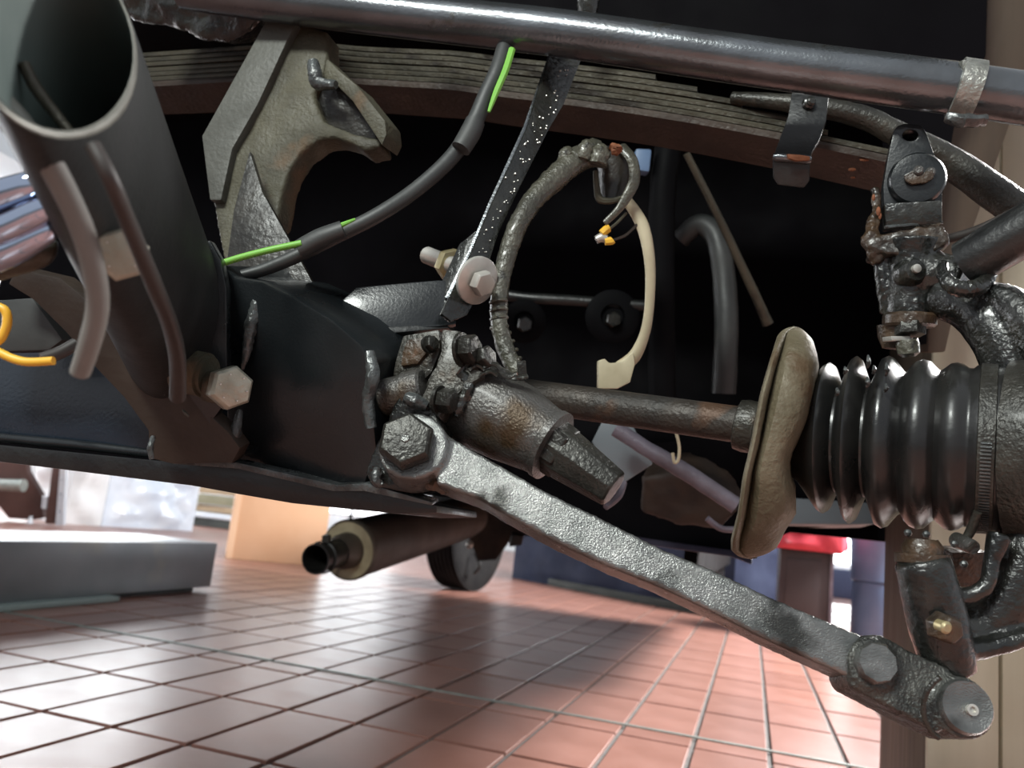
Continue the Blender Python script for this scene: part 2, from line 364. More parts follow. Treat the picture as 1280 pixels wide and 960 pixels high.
# washers and bar on the bulkhead
b1 = thing('mounting_bar', P(720, 378, 1.0), 'dark horizontal mounting bar with two round rubber washers', 'bar')
G().tube([(560, 352, 1.02), (640, 370, 1.0), (720, 376, .99), (815, 383, .98)], 7, n=10).build('bar', 'black_paint', b1)
for (x, y, r) in ((655, 402, 27), (765, 396, 33)):
    wv = G().wlathe(P(x, y, .985), V(0, 0, 1), [(0, PX(r, 1)), (.006, PX(r, 1)), (.009, PX(r * .8, 1)), (.009, PX(r * .45, 1)), (.003, PX(r * .4, 1))], 28).build('washer', 'body_black', b1)
    G().hexa(P(x, y + 4, .976), V(.1, 0, 1), PX(10, 1), .012).build('nut', 'oily_black', wv)
# rods, pipes and post in the dark
g = G().tube([(850, 300, .96), (872, 281, .95), (893, 292, .94), (903, 330, .93), (908, 400, .92), (905, 492, .92)], [12, 13, 14, 14, 15, 15], n=14, jit=.03)
g.build('bent_pipe', 'rubber_grey', label='dull bent pipe hanging in the dark beside the thin rod', cat='pipe')
G().tube([(858, 192, .8), (900, 275, .82), (940, 360, .84), (960, 405, .85)], [4.5, 5, 6, 7], n=10, jit=.05).build('thin_rod', 'leaf_steel', label='thin brown rod slanting down from the leaf spring', cat='rod')
G().tube([(836, 175, .88), (828, 250, .88), (826, 350, .88), (828, 500, .88)], 17, n=14, jit=.05).build('black_column', 'body_black', label='speckled black column behind the cream strap', cat='column')
G().plate([(795, 185), (815, 186), (812, 215), (792, 212)], .86, .02).build('blue_plug', 'drum_blue', bevel=.003, label='small dark blue plug under the leaf spring', cat='plug')

# ================================================================== LEAF SPRING
sp = thing('leaf_spring', P(650, 150, .66), 'transverse multi-leaf spring, brown and dusty, behind the top tube', 'leaf spring')
YB = [(150, 111), (207, 108), (292, 103), (350, 101), (412, 102), (447, 106), (567, 113), (620, 121), (710, 132), (785, 142), (860, 154), (969, 174), (1025, 186), (1115, 205)]
def dl(x): return .74 + (.555 - .74) * (x - 200) / 915.0
ends = [1118, 1116, 1034, 985, 925, 868, 815]
for k, xe in enumerate(ends):
    th = .0052; rows = []; xs = []; x = 150.0
    while x < xe: xs.append(x); x += 24
    xs.append(xe); w0 = .050 + random.uniform(-.0015, .0015); off = random.uniform(-.0012, .0012)
    tk = th * (1.25 if k == 0 else 1)
    for x in xs:
        p = P(x, interp(YB, x), dl(x)) + UPV * (th * k + (0 if k == 0 else .0013) + .0003) + YV * off
        t_ = tk - .0011
        rows.append([p, p + UPV * t_ * .5 - YV * .0008, p + UPV * t_, p + UPV * t_ + YV * w0, p + YV * w0])
    G().grid(rows).build('leaf', 'leaf_brown' if k == 0 else 'leaf_steel', sp, smooth=30)
cl = G().plate([(990, 114), (1036, 119), (1033, 150), (1024, 175), (1015, 190), (1013, 200), (966, 196), (972, 180), (985, 145)], ((990, 120, .560), (1036, 120, .552), (975, 195, .548)), .004).build('clip', 'black_paint', sp, bevel=.001, label='dark strap clip bent over the spring')
G().plate([(966, 194), (1013, 198), (1012, 226), (1005, 235), (972, 231), (966, 222)], ((966, 196, .546), (1013, 198, .540), (970, 230, .55)), .004).build('clip_foot', 'black_paint', cl, bevel=.0015)
G().lathe((966, 196, .546), (1014, 200, .540), [(0, 4), (.1, 6), (.9, 6), (1, 4)], 12).build('clip_fold', 'tube_steel', cl)
G().plate([(984, 192), (1000, 193), (1013, 195), (1013, 200), (996, 201), (986, 198)], .536, .003).build('rust_patch', 'rust_orange', cl, bevel=.001)
G().wlathe(P(1010, 130, .554), V(.1, 0, 1), [(0, .0045), (.003, .0042), (.004, .003), (.006, .003), (.007, .002)], 16).build('clip_bolt', 'oily_black', cl)
for (x, y, r) in ((1081, 199, 4), (1065, 212, 3), (1066, 222, 2)):
    G().ball(P(x, y, dl(x) + .002), PX(r, .56), 8, 5, (1.6, .5, .8)).build('rust_spot', 'rust_orange', sp)

# pipe running behind the clip
g = G().tube([(915, 122, .60), (985, 129, .58), (1040, 137, .57), (1085, 149, .565), (1122, 168, .56), (1165, 190, .555), (1205, 214, .55), (1285, 272, .53)], [7, 11, 13, 14, 15, 18, 20, 22], n=14, jit=.03)
g.build('damper_rod', 'gear_iron_dark', label='greasy round bar passing behind the spring clip to the knuckle', cat='bar')

# ================================================================== TOP TUBE
tt = thing('cross_tube', P(850, 80, .52), 'long steel cross tube with bright highlight above the leaf spring', 'tube')
tp = [(230, -14, .60), (400, 8, .58), (560, 26, .56), (702, 42, .542), (860, 65, .523), (1000, 85, .506), (1190, 110, .483), (1330, 131, .468)]
G().tube(tp, [PXr for PXr in [25, 26, 27, 28, 29, 30, 31.5, 32.5]], n=28).build('tube', 'tube_steel', tt)
ca = P(1206, 112, .481); ax = (P(1228, 115, .479) - P(1196, 110, .483)).normalized()
G().wlathe(ca - ax * .006, ax, [(0, .0158), (.0005, .0178), (.013, .0178), (.0135, .0158)], 28).build('collar', 'collar_silver', tt)
G().plate([(1203, 74), (1234, 76), (1233, 92), (1204, 90)], .468, .02).build('collar_tab', 'collar_silver', tt, bevel=.001)
G().tube([(1182, 146, .47), (1205, 151, .466), (1232, 150, .465)], [6, 9, 7], n=10, jit=.15).build('collar_weld', 'weld', tt)
for (x, y) in ((735, -2), (520, -12)):
    G().wlathe(P(x, y, .60), V(0, 1, .2), [(-.02, .006), (0, .009), (.012, .008)], 10).build('stud', 'oily_black', tt)

# oily casting at the top
g = G().plate([(150, -40), (345, -40), (325, 20), (308, 42), (284, 55), (255, 52), (232, 40), (205, 34), (150, 22)], ((200, 0, .64), (300, 0, .61), (250, 50, .64)), .06)
g.build('sump_casting', 'oily_black', remesh=.003, lump=.006, lscale=60, label='oily glossy black casting above the spring hanger', cat='casting')

# ================================================================== SPRING HANGER BRACKET
hb = thing('spring_hanger', P(330, 350, .58), 'dusty olive cast spring hanger with pointed nose', 'bracket')
PLH = Plane((260, 180, .60), (480, 160, .565), (330, 30, .61))
G().plate([(333, 24), (371, 28), (358, 52), (322, 130), (290, 186), (276, 250), (262, 250), (252, 170)], ((260, 180, .592), (480, 160, .557), (330, 30, .602)), .014).build('flat_bar', 'grey_dust', hb, bevel=.0015)
g = G().plate([(371, 27), (408, 38), (410, 72), (402, 100), (392, 118), (404, 150), (440, 166), (474, 172), (476, 183), (455, 188), (440, 179), (418, 171), (398, 174), (376, 190), (360, 215), (352, 240), (346, 275), (330, 300), (300, 360), (284, 350), (266, 250), (290, 186), (322, 130), (356, 54)], PLH, .022)
g.build('casting', 'olive_dust', hb, remesh=.0022, lump=.002, lscale=60)
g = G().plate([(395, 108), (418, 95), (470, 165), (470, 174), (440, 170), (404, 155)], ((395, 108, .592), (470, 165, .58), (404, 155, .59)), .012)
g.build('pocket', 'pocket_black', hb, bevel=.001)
g = G().plate([(408, 72), (424, 88), (446, 106), (481, 150), (483, 168), (477, 182), (468, 168), (440, 126), (414, 100), (402, 100)], ((408, 72, .578), (483, 160, .556), (402, 100, .578)), .024)
g.build('nose_fin', 'olive_dust', hb, bevel=.002)
g = G().tube([(391, 78, .575), (394, 92, .572), (398, 104, .572), (420, 106, .566)], [7, 9, 9, 5], n=12, jit=.08).build('weld_bead', 'weld', hb)
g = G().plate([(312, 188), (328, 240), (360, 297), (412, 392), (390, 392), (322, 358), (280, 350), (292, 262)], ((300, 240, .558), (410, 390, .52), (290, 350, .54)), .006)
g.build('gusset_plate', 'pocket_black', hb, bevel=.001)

# ================================================================== CHASSIS FRAME (left)
fr = thing('chassis_frame', P(240, 600, .48), 'black welded chassis frame end with zinc bolts', 'chassis frame')
G().plate([(-80, 400), (120, 420), (310, 440), (310, 585), (190, 566), (0, 546), (-80, 536)], ((0, 500, .55), (300, 520, .50), (0, 400, .56)), .05).build('rail', 'rail_sky_sheen', fr, bevel=.004)
G().tube([(-70, 538, .545), (0, 547, .54), (95, 556, .525), (190, 567, .515)], 6, n=10, jit=.05).build('rail_seam', 'frame_black', fr)
G().plate([(-60, 552), (0, 556), (190, 575), (300, 584), (460, 612), (546, 632), (546, 641), (495, 642), (420, 634), (365, 629), (300, 618), (240, 607), (0, 577), (-60, 570)], ((0, 560, .53), (540, 636, .452), (0, 500, .53)), .07, back=YV).build('lower_flange', 'black_paint', fr, bevel=.0008)
PFP = Plane((285, 450, .485), (470, 500, .45), (300, 580, .49))
G().plate([(279, 330), (292, 347), (327, 352), (365, 370), (415, 400), (452, 432), (462, 452), (458, 490), (466, 520), (470, 560), (455, 607), (420, 611), (297, 581), (280, 560), (284, 500)], PFP, .07).build('end_plate', 'frame_black', fr, bevel=.002)
G().plate([(296, 578), (420, 606), (458, 604), (540, 628), (540, 632), (455, 614), (415, 614), (297, 586), (215, 580), (215, 574)], ((220, 577, .48), (540, 630, .445), (300, 560, .47)), .012).build('bottom_lip', 'weld', fr, bevel=.0006)
for pts, rr in (([(322, 352, .478), (320, 380, .476), (313, 410, .474), (308, 440, .474), (303, 462, .475)], [3, 7, 8, 6, 2]),
                ([(300, 512, .47), (294, 540, .468), (288, 562, .468)], [3, 8, 6]),
                ([(462, 440, .45), (466, 470, .446), (460, 500, .446), (464, 535, .446)], [6, 9, 8, 7]),
                ([(192, 545, .46), (188, 560, .458), (190, 574, .458)], [3, 4, 3])):
    G().tube(pts, rr, n=10, jit=.13).build('weld_bead', 'weld', fr)
G().plate([(20, 335), (75, 348), (132, 395), (172, 422), (215, 468), (250, 508), (285, 540), (300, 560), (290, 579), (215, 580), (187, 573), (185, 538), (155, 497), (115, 455), (82, 415), (42, 375), (10, 355)], ((30, 340, .47), (300, 560, .462), (60, 420, .475)), .012).build('diagonal_brace', 'brace_brown', fr, bevel=.0012)
for pts in ([(133, 395), (150, 408), (170, 423)], [(186, 460), (200, 469), (212, 477)], [(197, 485), (206, 494)], [(228, 512), (236, 521)]):
    if len(pts) == 2: pts = [pts[0], ((pts[0][0] + pts[1][0]) / 2, (pts[0][1] + pts[1][1]) / 2), pts[1]]
    G().tube([(x, y, .459) for x, y in pts], [1, 2.4, 1], n=8, jit=.2).build('paint_chip', 'grey_dust', fr)
G().plate([(0, 375), (40, 372), (78, 425), (60, 438), (0, 440), (-30, 440), (-30, 375)], ((0, 400, .50), (70, 400, .49), (0, 440, .50)), .02).build('bracket_plate', 'rubber_grey', fr, bevel=.002)
def bolt(parent, x, y, d, n, rpx, hpx, m, name='hex_bolt', washer=None, shank=None, marks=0):
    ax = V(*n); c = P(x, y, d)
    o = G().hexa(c, ax, PX(rpx, d), PX(hpx, d)).build(name, m, parent, bevel=PX(1.3, d), smooth=25)
    if washer: G().wlathe(c - ax * PX(5, d), ax, [(0, PX(washer, d)), (PX(4.8, d), PX(washer, d))], 28).build('washer', m, o)
    if shank: G().wlathe(c - ax * PX(shank[1], d), ax, [(0, PX(shank[0], d)), (PX(shank[1], d), PX(shank[0], d))], 20).build('shank', shank[2], o)
    if marks:
        u = ax.orthogonal().normalized(); v = ax.cross(u); g = G()
        for i in range(marks):
            a = 2 * math.pi * i / marks + .3
            q = c + ax * PX(hpx + .4, d) + (u * math.cos(a) + v * math.sin(a)) * PX(rpx * .6, d)
            g.box(q, PX(1.6, d), PX(5, d), PX(1.4, d), u * math.cos(a + 1.57) + v * math.sin(a + 1.57), ax)
        g.build('head_mark', 'spec_white', o)
    return o
bolt(fr, 284, 484, .425, (.62, -.03, .78), 28, 22, 'zinc', shank=(22, 62, 'olive_dust'), marks=6)
G().lathe((226, 462, .44), (262, 470, .437), [(0, 28), (.85, 28), (.85, 24), (1, 24)], 24).build('spacer_sleeve', 'olive_dust', fr)

# open tube (dumb iron) at the top left
du = thing('tube_socket', P(200, 430, .42), 'dark open-ended tube socket with pale worn rim', 'tube')
rim = []; bot = []; N_ = 40
for i in range(N_):
    a = 2 * math.pi * i / N_
    x, y = 60 + 133 * math.cos(a), 48 + 133 * math.sin(a)
    k = ((x - 60) * .87 - (y - 48) * .5) / 133.0
    rim.append((60 + 133 * math.cos(a) - .87 * k * 28, 48 + 133 * math.sin(a) + .5 * k * 28, .23 + .045 * k))
    bot.append((215 + 70 * math.cos(a), 400 + 105 * math.sin(a), .48 + .02 * math.cos(a)))
def loft(r0, r1, sc, n=10):
    A0 = [P(*p) for p in r0]; A1 = [P(*p) for p in r1]; c0 = sum(A0, Vector()) / len(A0); c1 = sum(A1, Vector()) / len(A1)
    rows = []
    for i in range(n + 1):
        t_ = i / n; rows.append([(c0 + (a - c0) * sc) * (1 - t_) + (c1 + (b - c1) * sc) * t_ for a, b in zip(A0, A1)])
    return rows
g = G(); g.grid(loft(rim, bot, 1.0), True, False); so = g.build('tube_wall', 'socket_paint', du)
g = G(); rr_ = loft(rim, bot, .93); g.grid(rr_, True, False); g.add(rr_[-1], [tuple(range(N_))]); g.build('inner_wall', 'tube_inner', du)
ctr = sum([P(*p) for p in rim], Vector()) / N_
rp = [ctr + (P(*p) - ctr) * .965 for p in rim]; g = G(); rows = []
axr = (P(214, 430, .48) - ctr).normalized()
for i in range(N_ + 1):
    p = rp[i % N_]; u = (p - ctr).normalized()
    rows.append([p + (u * math.cos(b) * .0013 + axr * math.sin(b) * .0016) for b in [2 * math.pi * j / 8 for j in range(8)]])
g.grid(rows, True, False).build('worn_rim', 'rim_pale', du)
G().tube([(30, 80, .25), (45, 110, .25), (75, 150, .25), (98, 178, .25)], [7, 8, 7, 5], n=10).build('inner_rod', 'leaf_steel', du)
G().tube([(-30, 100, .24), (15, 150, .235), (45, 180, .232), (95, 186, .232)], [22, 22, 15, 9], n=12, flat=.5).build('rim_lug', 'rim_pale', du)
G().plate([(262, 300), (276, 325), (283, 360), (284, 500), (262, 530), (225, 480), (170, 420), (200, 330)], ((150, 300, .455), (280, 350, .46), (200, 500, .46)), .01).build('backing_plate', 'frame_black', du, bevel=.001)

bolt(du, 152, 318, .27, (.42, -.15, .9), 34, 17, 'zinc', marks=4)

# chrome lamp rim, left edge
ch = thing('chrome_bumper_end', P(0, 330, .27), 'chrome ribbed bumper end beside the grey sleeve', 'bumper')
for k_, (pts_, rr_k) in enumerate(([[(-60, 270, .275), (0, 248, .27), (40, 234, .268), (56, 228, .268), (62, 225, .27)], [24, 23, 20, 12, 3]],
                  [[(-60, 308, .272), (0, 290, .266), (45, 268, .264), (66, 256, .264), (74, 250, .268)], [20, 19, 17, 12, 3]],
                  [[(-60, 340, .276), (0, 320, .27), (45, 298, .268), (66, 284, .268), (75, 275, .272)], [20, 19, 16, 11, 3]])):
    G().tube(pts_, rr_k, n=24, res=8).build('chrome_rib', 'chrome', ch)
G().tube([(-60, 345, .295), (0, 330, .29), (50, 318, .288), (66, 300, .29)], [22, 20, 16, 6], n=16).build('inner_bracket', 'leaf_steel', ch)

# sleeves and wires at left
G().tube([(55, 190, .215), (82, 240, .22), (104, 290, .225), (118, 340, .23), (122, 385, .235), (112, 430, .24), (100, 466, .245)], [16, 15, 14.5, 14, 13.5, 13, 12], n=18).build('cable_sleeve', 'sleeve_grey', label='thick grey cable sleeve hanging from the tube rim', cat='cable')
G().tube([(116, 182, .212), (140, 228, .213), (163, 285, .228), (188, 345, .25), (212, 405, .28), (222, 450, .305), (222, 496, .33)], [10, 10, 10.5, 10.5, 10, 10, 10], n=16).build('brown_cable', 'sleeve_brown', label='dark brown cable hanging in front of the zinc bolt', cat='cable')
yw = thing('yellow_wire', P(30, 450, .33), 'bright yellow looped wire with a black sleeve end', 'wire')
G().tube([(-25, 380, .33), (4, 386, .33), (9, 403, .33), (2, 422, .33), (-8, 432, .33), (2, 442, .33), (30, 452, .33), (67, 451, .33)], 5.5, n=12).build('wire', 'yellow_wire', yw)
G().tube([(52, 449, .335), (75, 441, .34), (95, 430, .345)], [8, 8, 8], n=12).build('wire_sleeve', 'sleeve_brown', yw)

# ================================================================== HARNESS with green wire
hn = thing('wiring_harness', P(300, 345, .5), 'grey cable with bright green wire running under the spring', 'cable')
hp = [(296, 346, .49), (330, 337, .492), (375, 318, .494), (420, 295, .497), (470, 270, .50), (520, 237, .51), (565, 196, .52), (592, 155, .53), (608, 118, .535), (622, 88, .54), (632, 55, .55)]
G().tube(hp, [7, 8, 9, 9.5, 9.5, 9.5, 10, 11, 10.5, 10.5, 10], n=16).build('cable', 'rubber_grey', hn)
G().tube([(374, 312, .485), (400, 298, .485), (429, 287, .486)], [13, 13.5, 12.5], n=16, flat=.9).build('tape_sleeve', 'rubber_grey', hn)
G().tube([(278, 329, .478), (300, 322, .478), (335, 313, .478), (377, 304, .48)], 4.2, n=10).build('green_wire', 'green_wire', hn)
G().tube([(418, 286, .487), (428, 281, .486), (444, 274, .488)], [3, 3.2, 1.5], n=8).build('green_wire', 'green_wire', hn)
G().tube([(611, 140, .527), (620, 116, .53), (632, 88, .533), (640, 62, .54)], [2, 4, 4.5, 4.5], n=8).build('green_wire', 'green_wire', hn)
G().tube([(576, 186, .515), (588, 166, .518), (594, 152, .52)], [12.5, 13.5, 12.5], n=14).build('cable_joint', 'rubber_grey', hn)

# ================================================================== STRUT and horizontal bracket
hz = thing('support_bracket', P(480, 418, .5), 'black horizontal support bracket welded to the frame end', 'bracket')
G().plate([(412, 390), (445, 359), (500, 354), (548, 350), (570, 352), (570, 405), (548, 408), (477, 412), (462, 430), (425, 406)], ((412, 390, .50), (548, 350, .515), (480, 412, .50)), .006).build('plate', 'frame_black', hz, bevel=.001)
G().plate([(477, 409), (560, 404), (560, 410), (480, 417)], ((477, 409, .498), (560, 404, .508), (477, 417, .496)), .02, back=YV).build('bottom_flange', 'black_paint', hz, bevel=.0008)
G().tube([(432, 402, .492), (455, 418, .49), (470, 430, .488)], [5, 8, 6], n=10, jit=.15).build('weld_bead', 'weld', hz)
st = thing('diagonal_strut', P(575, 400, .5), 'black diagonal strut with bright edge bolted to the bracket', 'strut')
PS = Plane((570, 380, .495), (620, 300, .508), (715, 80, .575))
G().plate([(690, 60), (730, 66), (705, 130), (686, 162), (651, 232), (624, 290), (614, 320), (602, 362), (584, 394), (564, 402), (552, 392), (562, 372), (590, 315), (615, 255), (659, 160)], Plane((585, 350, .503), (710, 75, .575), (620, 365, .512)), .004).build('flat_bar', 'oily_black', st, bevel=.0008)
G().plate([(689, 58), (697, 60), (662, 162), (618, 257), (593, 317), (566, 375), (556, 372), (586, 312), (611, 252), (654, 158)], Plane((560, 375, .500), (690, 80, .570), (600, 390, .499)), .005).build('edge_flange', 'tube_steel', st, bevel=.0006)
G().plate([(595, 288), (588, 322), (564, 372), (548, 394), (540, 386), (546, 364), (574, 305)], ((570, 340, .515), (595, 290, .52), (540, 386, .512)), .004).build('rear_ear', 'oily_black', st, bevel=.0008)
axb = V(.62, -.33, .70)
bo = G().hexa(P(600, 353, .4935), axb, PX(17, .49), PX(13, .49)).build('hex_bolt', 'steel_bright', st, bevel=.0006, smooth=25)
G().wlathe(P(595, 350, .497), axb, [(0, PX(31, .49)), (.0022, PX(31, .49)), (.0028, PX(29, .49))], 30).build('washer', 'steel_bright', bo)
nu = G().hexa(P(566, 332, .535), -axb, PX(21, .53), PX(14, .53)).build('lock_nut', 'zinc_yellow', st, bevel=.0006, smooth=25)
rows = [(i * .0011, PX(9 + (i % 2) * 2.4, .53)) for i in range(32)]
G().wlathe(P(569, 333, .530), -axb, rows, 16).build('bolt_thread', 'steel_bright', nu)
g = G(); random.seed(5)
for i in range(60):
    t_ = random.random(); x = 700 - t_ * 110; y = 90 + t_ * 230; g.ball(Plane((585, 350, .5023), (710, 75, .5743), (620, 365, .5113)).at(x + random.uniform(-2, 16), y + random.uniform(-10, 10)), random.uniform(.0003, .0008), 6, 4)
g.build('grease_glints', 'steel_bright', st, kind='stuff')  # glints on the greasy strut face, put in as bright steel grains

# ================================================================== ARMOURED HOSE
hs = thing('armoured_hose', P(650, 465, .5), 'greasy armoured hose arching down to the steering box', 'hose')
hq = [(745, 190, .56), (722, 200, .55), (695, 222, .54), (670, 246, .53), (648, 280, .52), (634, 320, .515), (625, 360, .51), (624, 400, .505), (632, 436, .50), (648, 468, .495)]
G().tube(hq, [17, 16, 15, 13, 12.5, 11.5, 11, 11, 11, 11], n=16, res=10, jit=.06).build('hose', 'hose_armour', hs, lump=.0012, lscale=160)
for (x, y, a) in ((708, 193, 9), (733, 186, 11), (750, 192, 13)):
    G().tube([(x - 4, y + 14, .545), (x, y, .545), (x + 3, y - 6, .547)], [a, a, a * .6], n=12, jit=.14).build('grease_lump', 'hose_armour', hs)
for i in range(9):
    t_ = i / 8; x = interp([(0, 623), (.4, 624), (1, 645)], t_); y = 375 + t_ * 85
    G().wlathe(P(x, y, .505), (P(x + (4 if t_ < .4 else 12), y + 30, .503) - P(x, y, .505)), [(0, PX(11, .5)), (.0006, PX(12.4, .5)), (.0016, PX(12.4, .5)), (.0022, PX(11, .5))], 16).build('armour_ring', 'hose_armour', hs)
G().tube([(764, 183, .545), (772, 187, .543), (764, 190, .544)], [5, 7, 4], n=8, jit=.2).build('orange_seal', 'rust_orange', hs)

# grey clip, cream strap and yellow tipped wires
kc = thing('cable_clip', P(768, 250, .57), 'grey drooping cable clip below the leaf spring', 'clip')
g = G()
rows = []
for i in range(11):
    t_ = i / 10; y = 186 + t_ * 62; hw = 24 - 8 * t_
    rows.append([P(764 + hw * math.cos(a) + 4 * math.sin(t_ * 3), y + 4 * math.sin(a), .575 - .012 * math.sin(a)) for a in [2 * math.pi * j / 20 for j in range(20)]])
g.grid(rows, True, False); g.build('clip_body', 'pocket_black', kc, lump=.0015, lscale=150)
G().tube([(744, 214, .565), (746, 235, .563), (750, 249, .562), (765, 251, .56), (778, 247, .56)], [3, 4, 5, 4, 3], n=8).build('clip_lip', 'olive_dust', kc)
G().tube([(776, 184, .565), (790, 200, .56), (793, 225, .558), (784, 245, .557), (773, 262, .556), (756, 279, .555)], [9, 8, 8, 7, 5, 4], n=12, flat=.6).build('clip_strap', 'hose_armour', kc)
cs = thing('cream_strap', P(768, 480, .58), 'curved cream plastic strap hanging behind the drive shaft', 'strap')
G().tube([(778, 244, .572), (792, 262, .571), (803, 282, .57), (810, 310, .57), (813, 345, .572), (811, 390, .575), (805, 420, .578), (793, 445, .58), (775, 460, .58)], [7, 8, 9, 8, 7, 6.5, 7, 9, 10], n=14, flat=.75).build('strap', 'cream_plastic', cs)
G().plate([(748, 451), (756, 448), (762, 454), (780, 452), (792, 440), (794, 455), (788, 478), (772, 486), (748, 486)], .572, .012).build('strap_end', 'cream_plastic', cs, bevel=.0015)
yt = thing('wire_stub', P(752, 300, .565), 'short wire stub with two yellow crimp tips', 'wire')
G().tube([(745, 300, .565), (752, 297, .565), (758, 299, .565)], [5, 6, 5], n=10).build('tip', 'steel_bright', yt)
G().tube([(752, 292, .564), (758, 287, .564), (762, 285, .564)], [5, 5.5, 4.5], n=8).build('crimp', 'yellow_wire', yt)
G().tube([(756, 302, .564), (764, 301, .564), (766, 300, .564)], [5, 5.5, 4.5], n=8).build('crimp', 'yellow_wire', yt)
G().tube([(762, 286, .565), (772, 278, .566), (783, 266, .568)], 1.8, n=6).build('lead', 'olive_dust', yt)
G().tube([(766, 300, .565), (782, 294, .566), (797, 280, .568)], 1.8, n=6).build('lead', 'brace_brown', yt)

# ================================================================== STEERING / GEAR HOUSING
gb = thing('gear_housing', P(600, 590, .47), 'olive-brown cast gear housing with tapered end cap', 'gear housing')
G().plate([(503, 419), (549, 411), (550, 440), (539, 466), (527, 478), (490, 470), (494, 450)], ((500, 430, .475), (550, 430, .468), (500, 470, .47)), .04).build('rear_block', 'gear_iron_dark', gb, bevel=.002)
G().plate([(508, 424), (536, 419), (534, 440), (522, 455), (500, 458), (502, 440)], ((500, 430, .472), (550, 430, .465), (500, 470, .467)), .01).build('block_boss', 'rusty_oil', gb, bevel=.002)
G().lathe((478, 498, .468), (532, 486, .462), [(0, 21), (.05, 24), (.55, 24), (.57, 27), (.95, 27), (1, 24)], 28).build('side_barrel', 'gear_iron', gb)
G().plate([(552, 411), (576, 413), (583, 432), (600, 440), (604, 470), (580, 485), (566, 500), (548, 522), (526, 498), (543, 462), (551, 438)], ((551, 411, .460), (600, 450, .450), (540, 500, .446)), .016).build('flange', 'gear_iron_dark', gb, bevel=.0018)
A0 = (583, 496, .478); B0 = (692, 558, .452)
g = G().lathe(A0, B0, [(-.25, 46), (0, 54), (.25, 55), (.55, 52), (.85, 45), (.93, 44), (.94, 46), (1.0, 46), (1.01, 38)], 40)
hou = g.build('barrel', 'gear_iron', gb, lump=.0008, lscale=80)
A1 = (690, 557, .452); B1 = (768, 612, .436)
A1w, B1w = P(*A1), P(*B1); L1 = (B1w - A1w).length
cap = G().wlathe(A1w, B1w - A1w, [(-.002, PX(36, .45)), (L1 * .2, PX(35, .45)), (L1 * .22, PX(33, .45))], 6, True, True).build('hex_collar', 'cap_iron', gb, bevel=.0008, smooth=25)
G().wlathe(A1w, B1w - A1w, [(0, PX(33, .45)), (L1 * .25, PX(33, .45)), (L1 * .97, PX(25, .44)), (L1, PX(23, .44)), (L1, PX(16, .44))], 8, True, True).build('end_cap', 'cap_iron', gb, bevel=.0008, smooth=25)
for (x, y, d, n, r, h) in ((580, 437, .45, (.9, .05, .45), 19, 18), (602, 449, .452, (.75, .3, .6), 15, 15), (551, 500, .444, (.92, -.1, .42), 16, 20), (538, 430, .462, (.7, .2, .7), 10, 8)):
    bolt(gb, x, y, d, n, r, h, 'cap_iron', 'flange_bolt', washer=r * 1.15)
g = G().tube([(575, 466, .452), (585, 480, .45), (578, 500, .448), (568, 520, .446)], [10, 9, 8, 7], n=10, jit=.2); g.build('grease_seam', 'knuckle_oil', gb, lump=.0015, lscale=200)
for (pts) in ([(586, 462), (596, 456), (606, 462)], [(598, 470), (612, 464), (622, 470)], [(604, 458), (618, 455), (626, 462)], [(625, 462), (634, 470), (646, 468)], [(640, 472), (652, 472), (660, 470)]):
    G().tube([(x, y, .448) for x, y in pts], [4, 5, 4], n=8, jit=.15, flat=.6).build('lock_wire', 'cap_iron', gb)
G().plate([(646, 452), (657, 450), (659, 474), (648, 474)], .46, .012).build('hose_clip', 'cap_iron', gb, bevel=.0008)

# ================================================================== LOWER ARM
la = thing('lower_arm', P(850, 740, .41), 'long forged lower suspension arm crossing below the gear housing', 'suspension arm')
PA = Plane((515, 560, .432), (1200, 888, .372), (700, 560, .43))
up = [(548, 536), (580, 556), (625, 581), (680, 613), (757, 650), (830, 687), (890, 711), (960, 745), (1022, 771), (1080, 795)]
lw = [(1062, 846), (1000, 818), (960, 800), (890, 764), (820, 731), (762, 708), (697, 678), (636, 645), (600, 624), (545, 604)]
g = G().plate(up + lw, PA, .022); ctrA = PA.at(517, 559)
g.wlathe(ctrA + PA.n * .003, -PA.n, [(0, PX(44, .43)), (.028, PX(44, .43))], 28)
g.build('arm_beam', 'arm_paint', la, remesh=.0015, lump=.0004, lscale=60)
g = G().plate([(1064, 806), (1077, 794), (1102, 793), (1135, 812), (1175, 830), (1190, 836), (1170, 860), (1165, 905), (1178, 918), (1105, 880), (1066, 860), (1057, 845)], PA, .026)
q = PA.at(1202, 884); g.wlathe(q + PA.n * .002, -PA.n, [(0, PX(37, .375)), (.034, PX(37, .375))], 28)
q2 = PA.at(1090, 830); g.wlathe(q2 + PA.n * .002, -PA.n, [(0, PX(31, .38)), (.03, PX(31, .38))], 24)
lk = g.build('end_link', 'link_paint', la, remesh=.0013, lump=.0008, lscale=130)
G().wlathe(q2 + PA.n * .001, PA.n, [(0, PX(26, .38)), (.0055, PX(25.5, .38)), (.0068, PX(23, .38))], 9).build('round_bolt', 'arm_paint', lk, lump=.0006, lscale=300)
pn = G().wlathe(q + PA.n * .0005, PA.n, [(0, PX(33, .375)), (.004, PX(32.5, .375)), (.0055, PX(30, .375)), (.0045, PX(18, .375)), (.0045, PX(9, .375))], 30).build('pivot_pin', 'arm_paint', lk, lump=.0006, lscale=260)
G().wlathe(PA.at(1207, 888) + PA.n * .004, PA.n, [(0, PX(7, .37)), (.003, PX(7, .37)), (.003, PX(4, .37)), (.0015, PX(3.4, .37))], 16).build('grease_nipple', 'steel_bright', pn)
rg = []
for i in range(15):
    a = math.radians(125 + i * 8); rg.append((1200 + 46 * math.cos(a), 885 + 46 * math.sin(a) * 1.0, .366))
G().tube(rg, 3.4, n=8, jit=.1).build('seal_groove', 'pocket_black', lk)
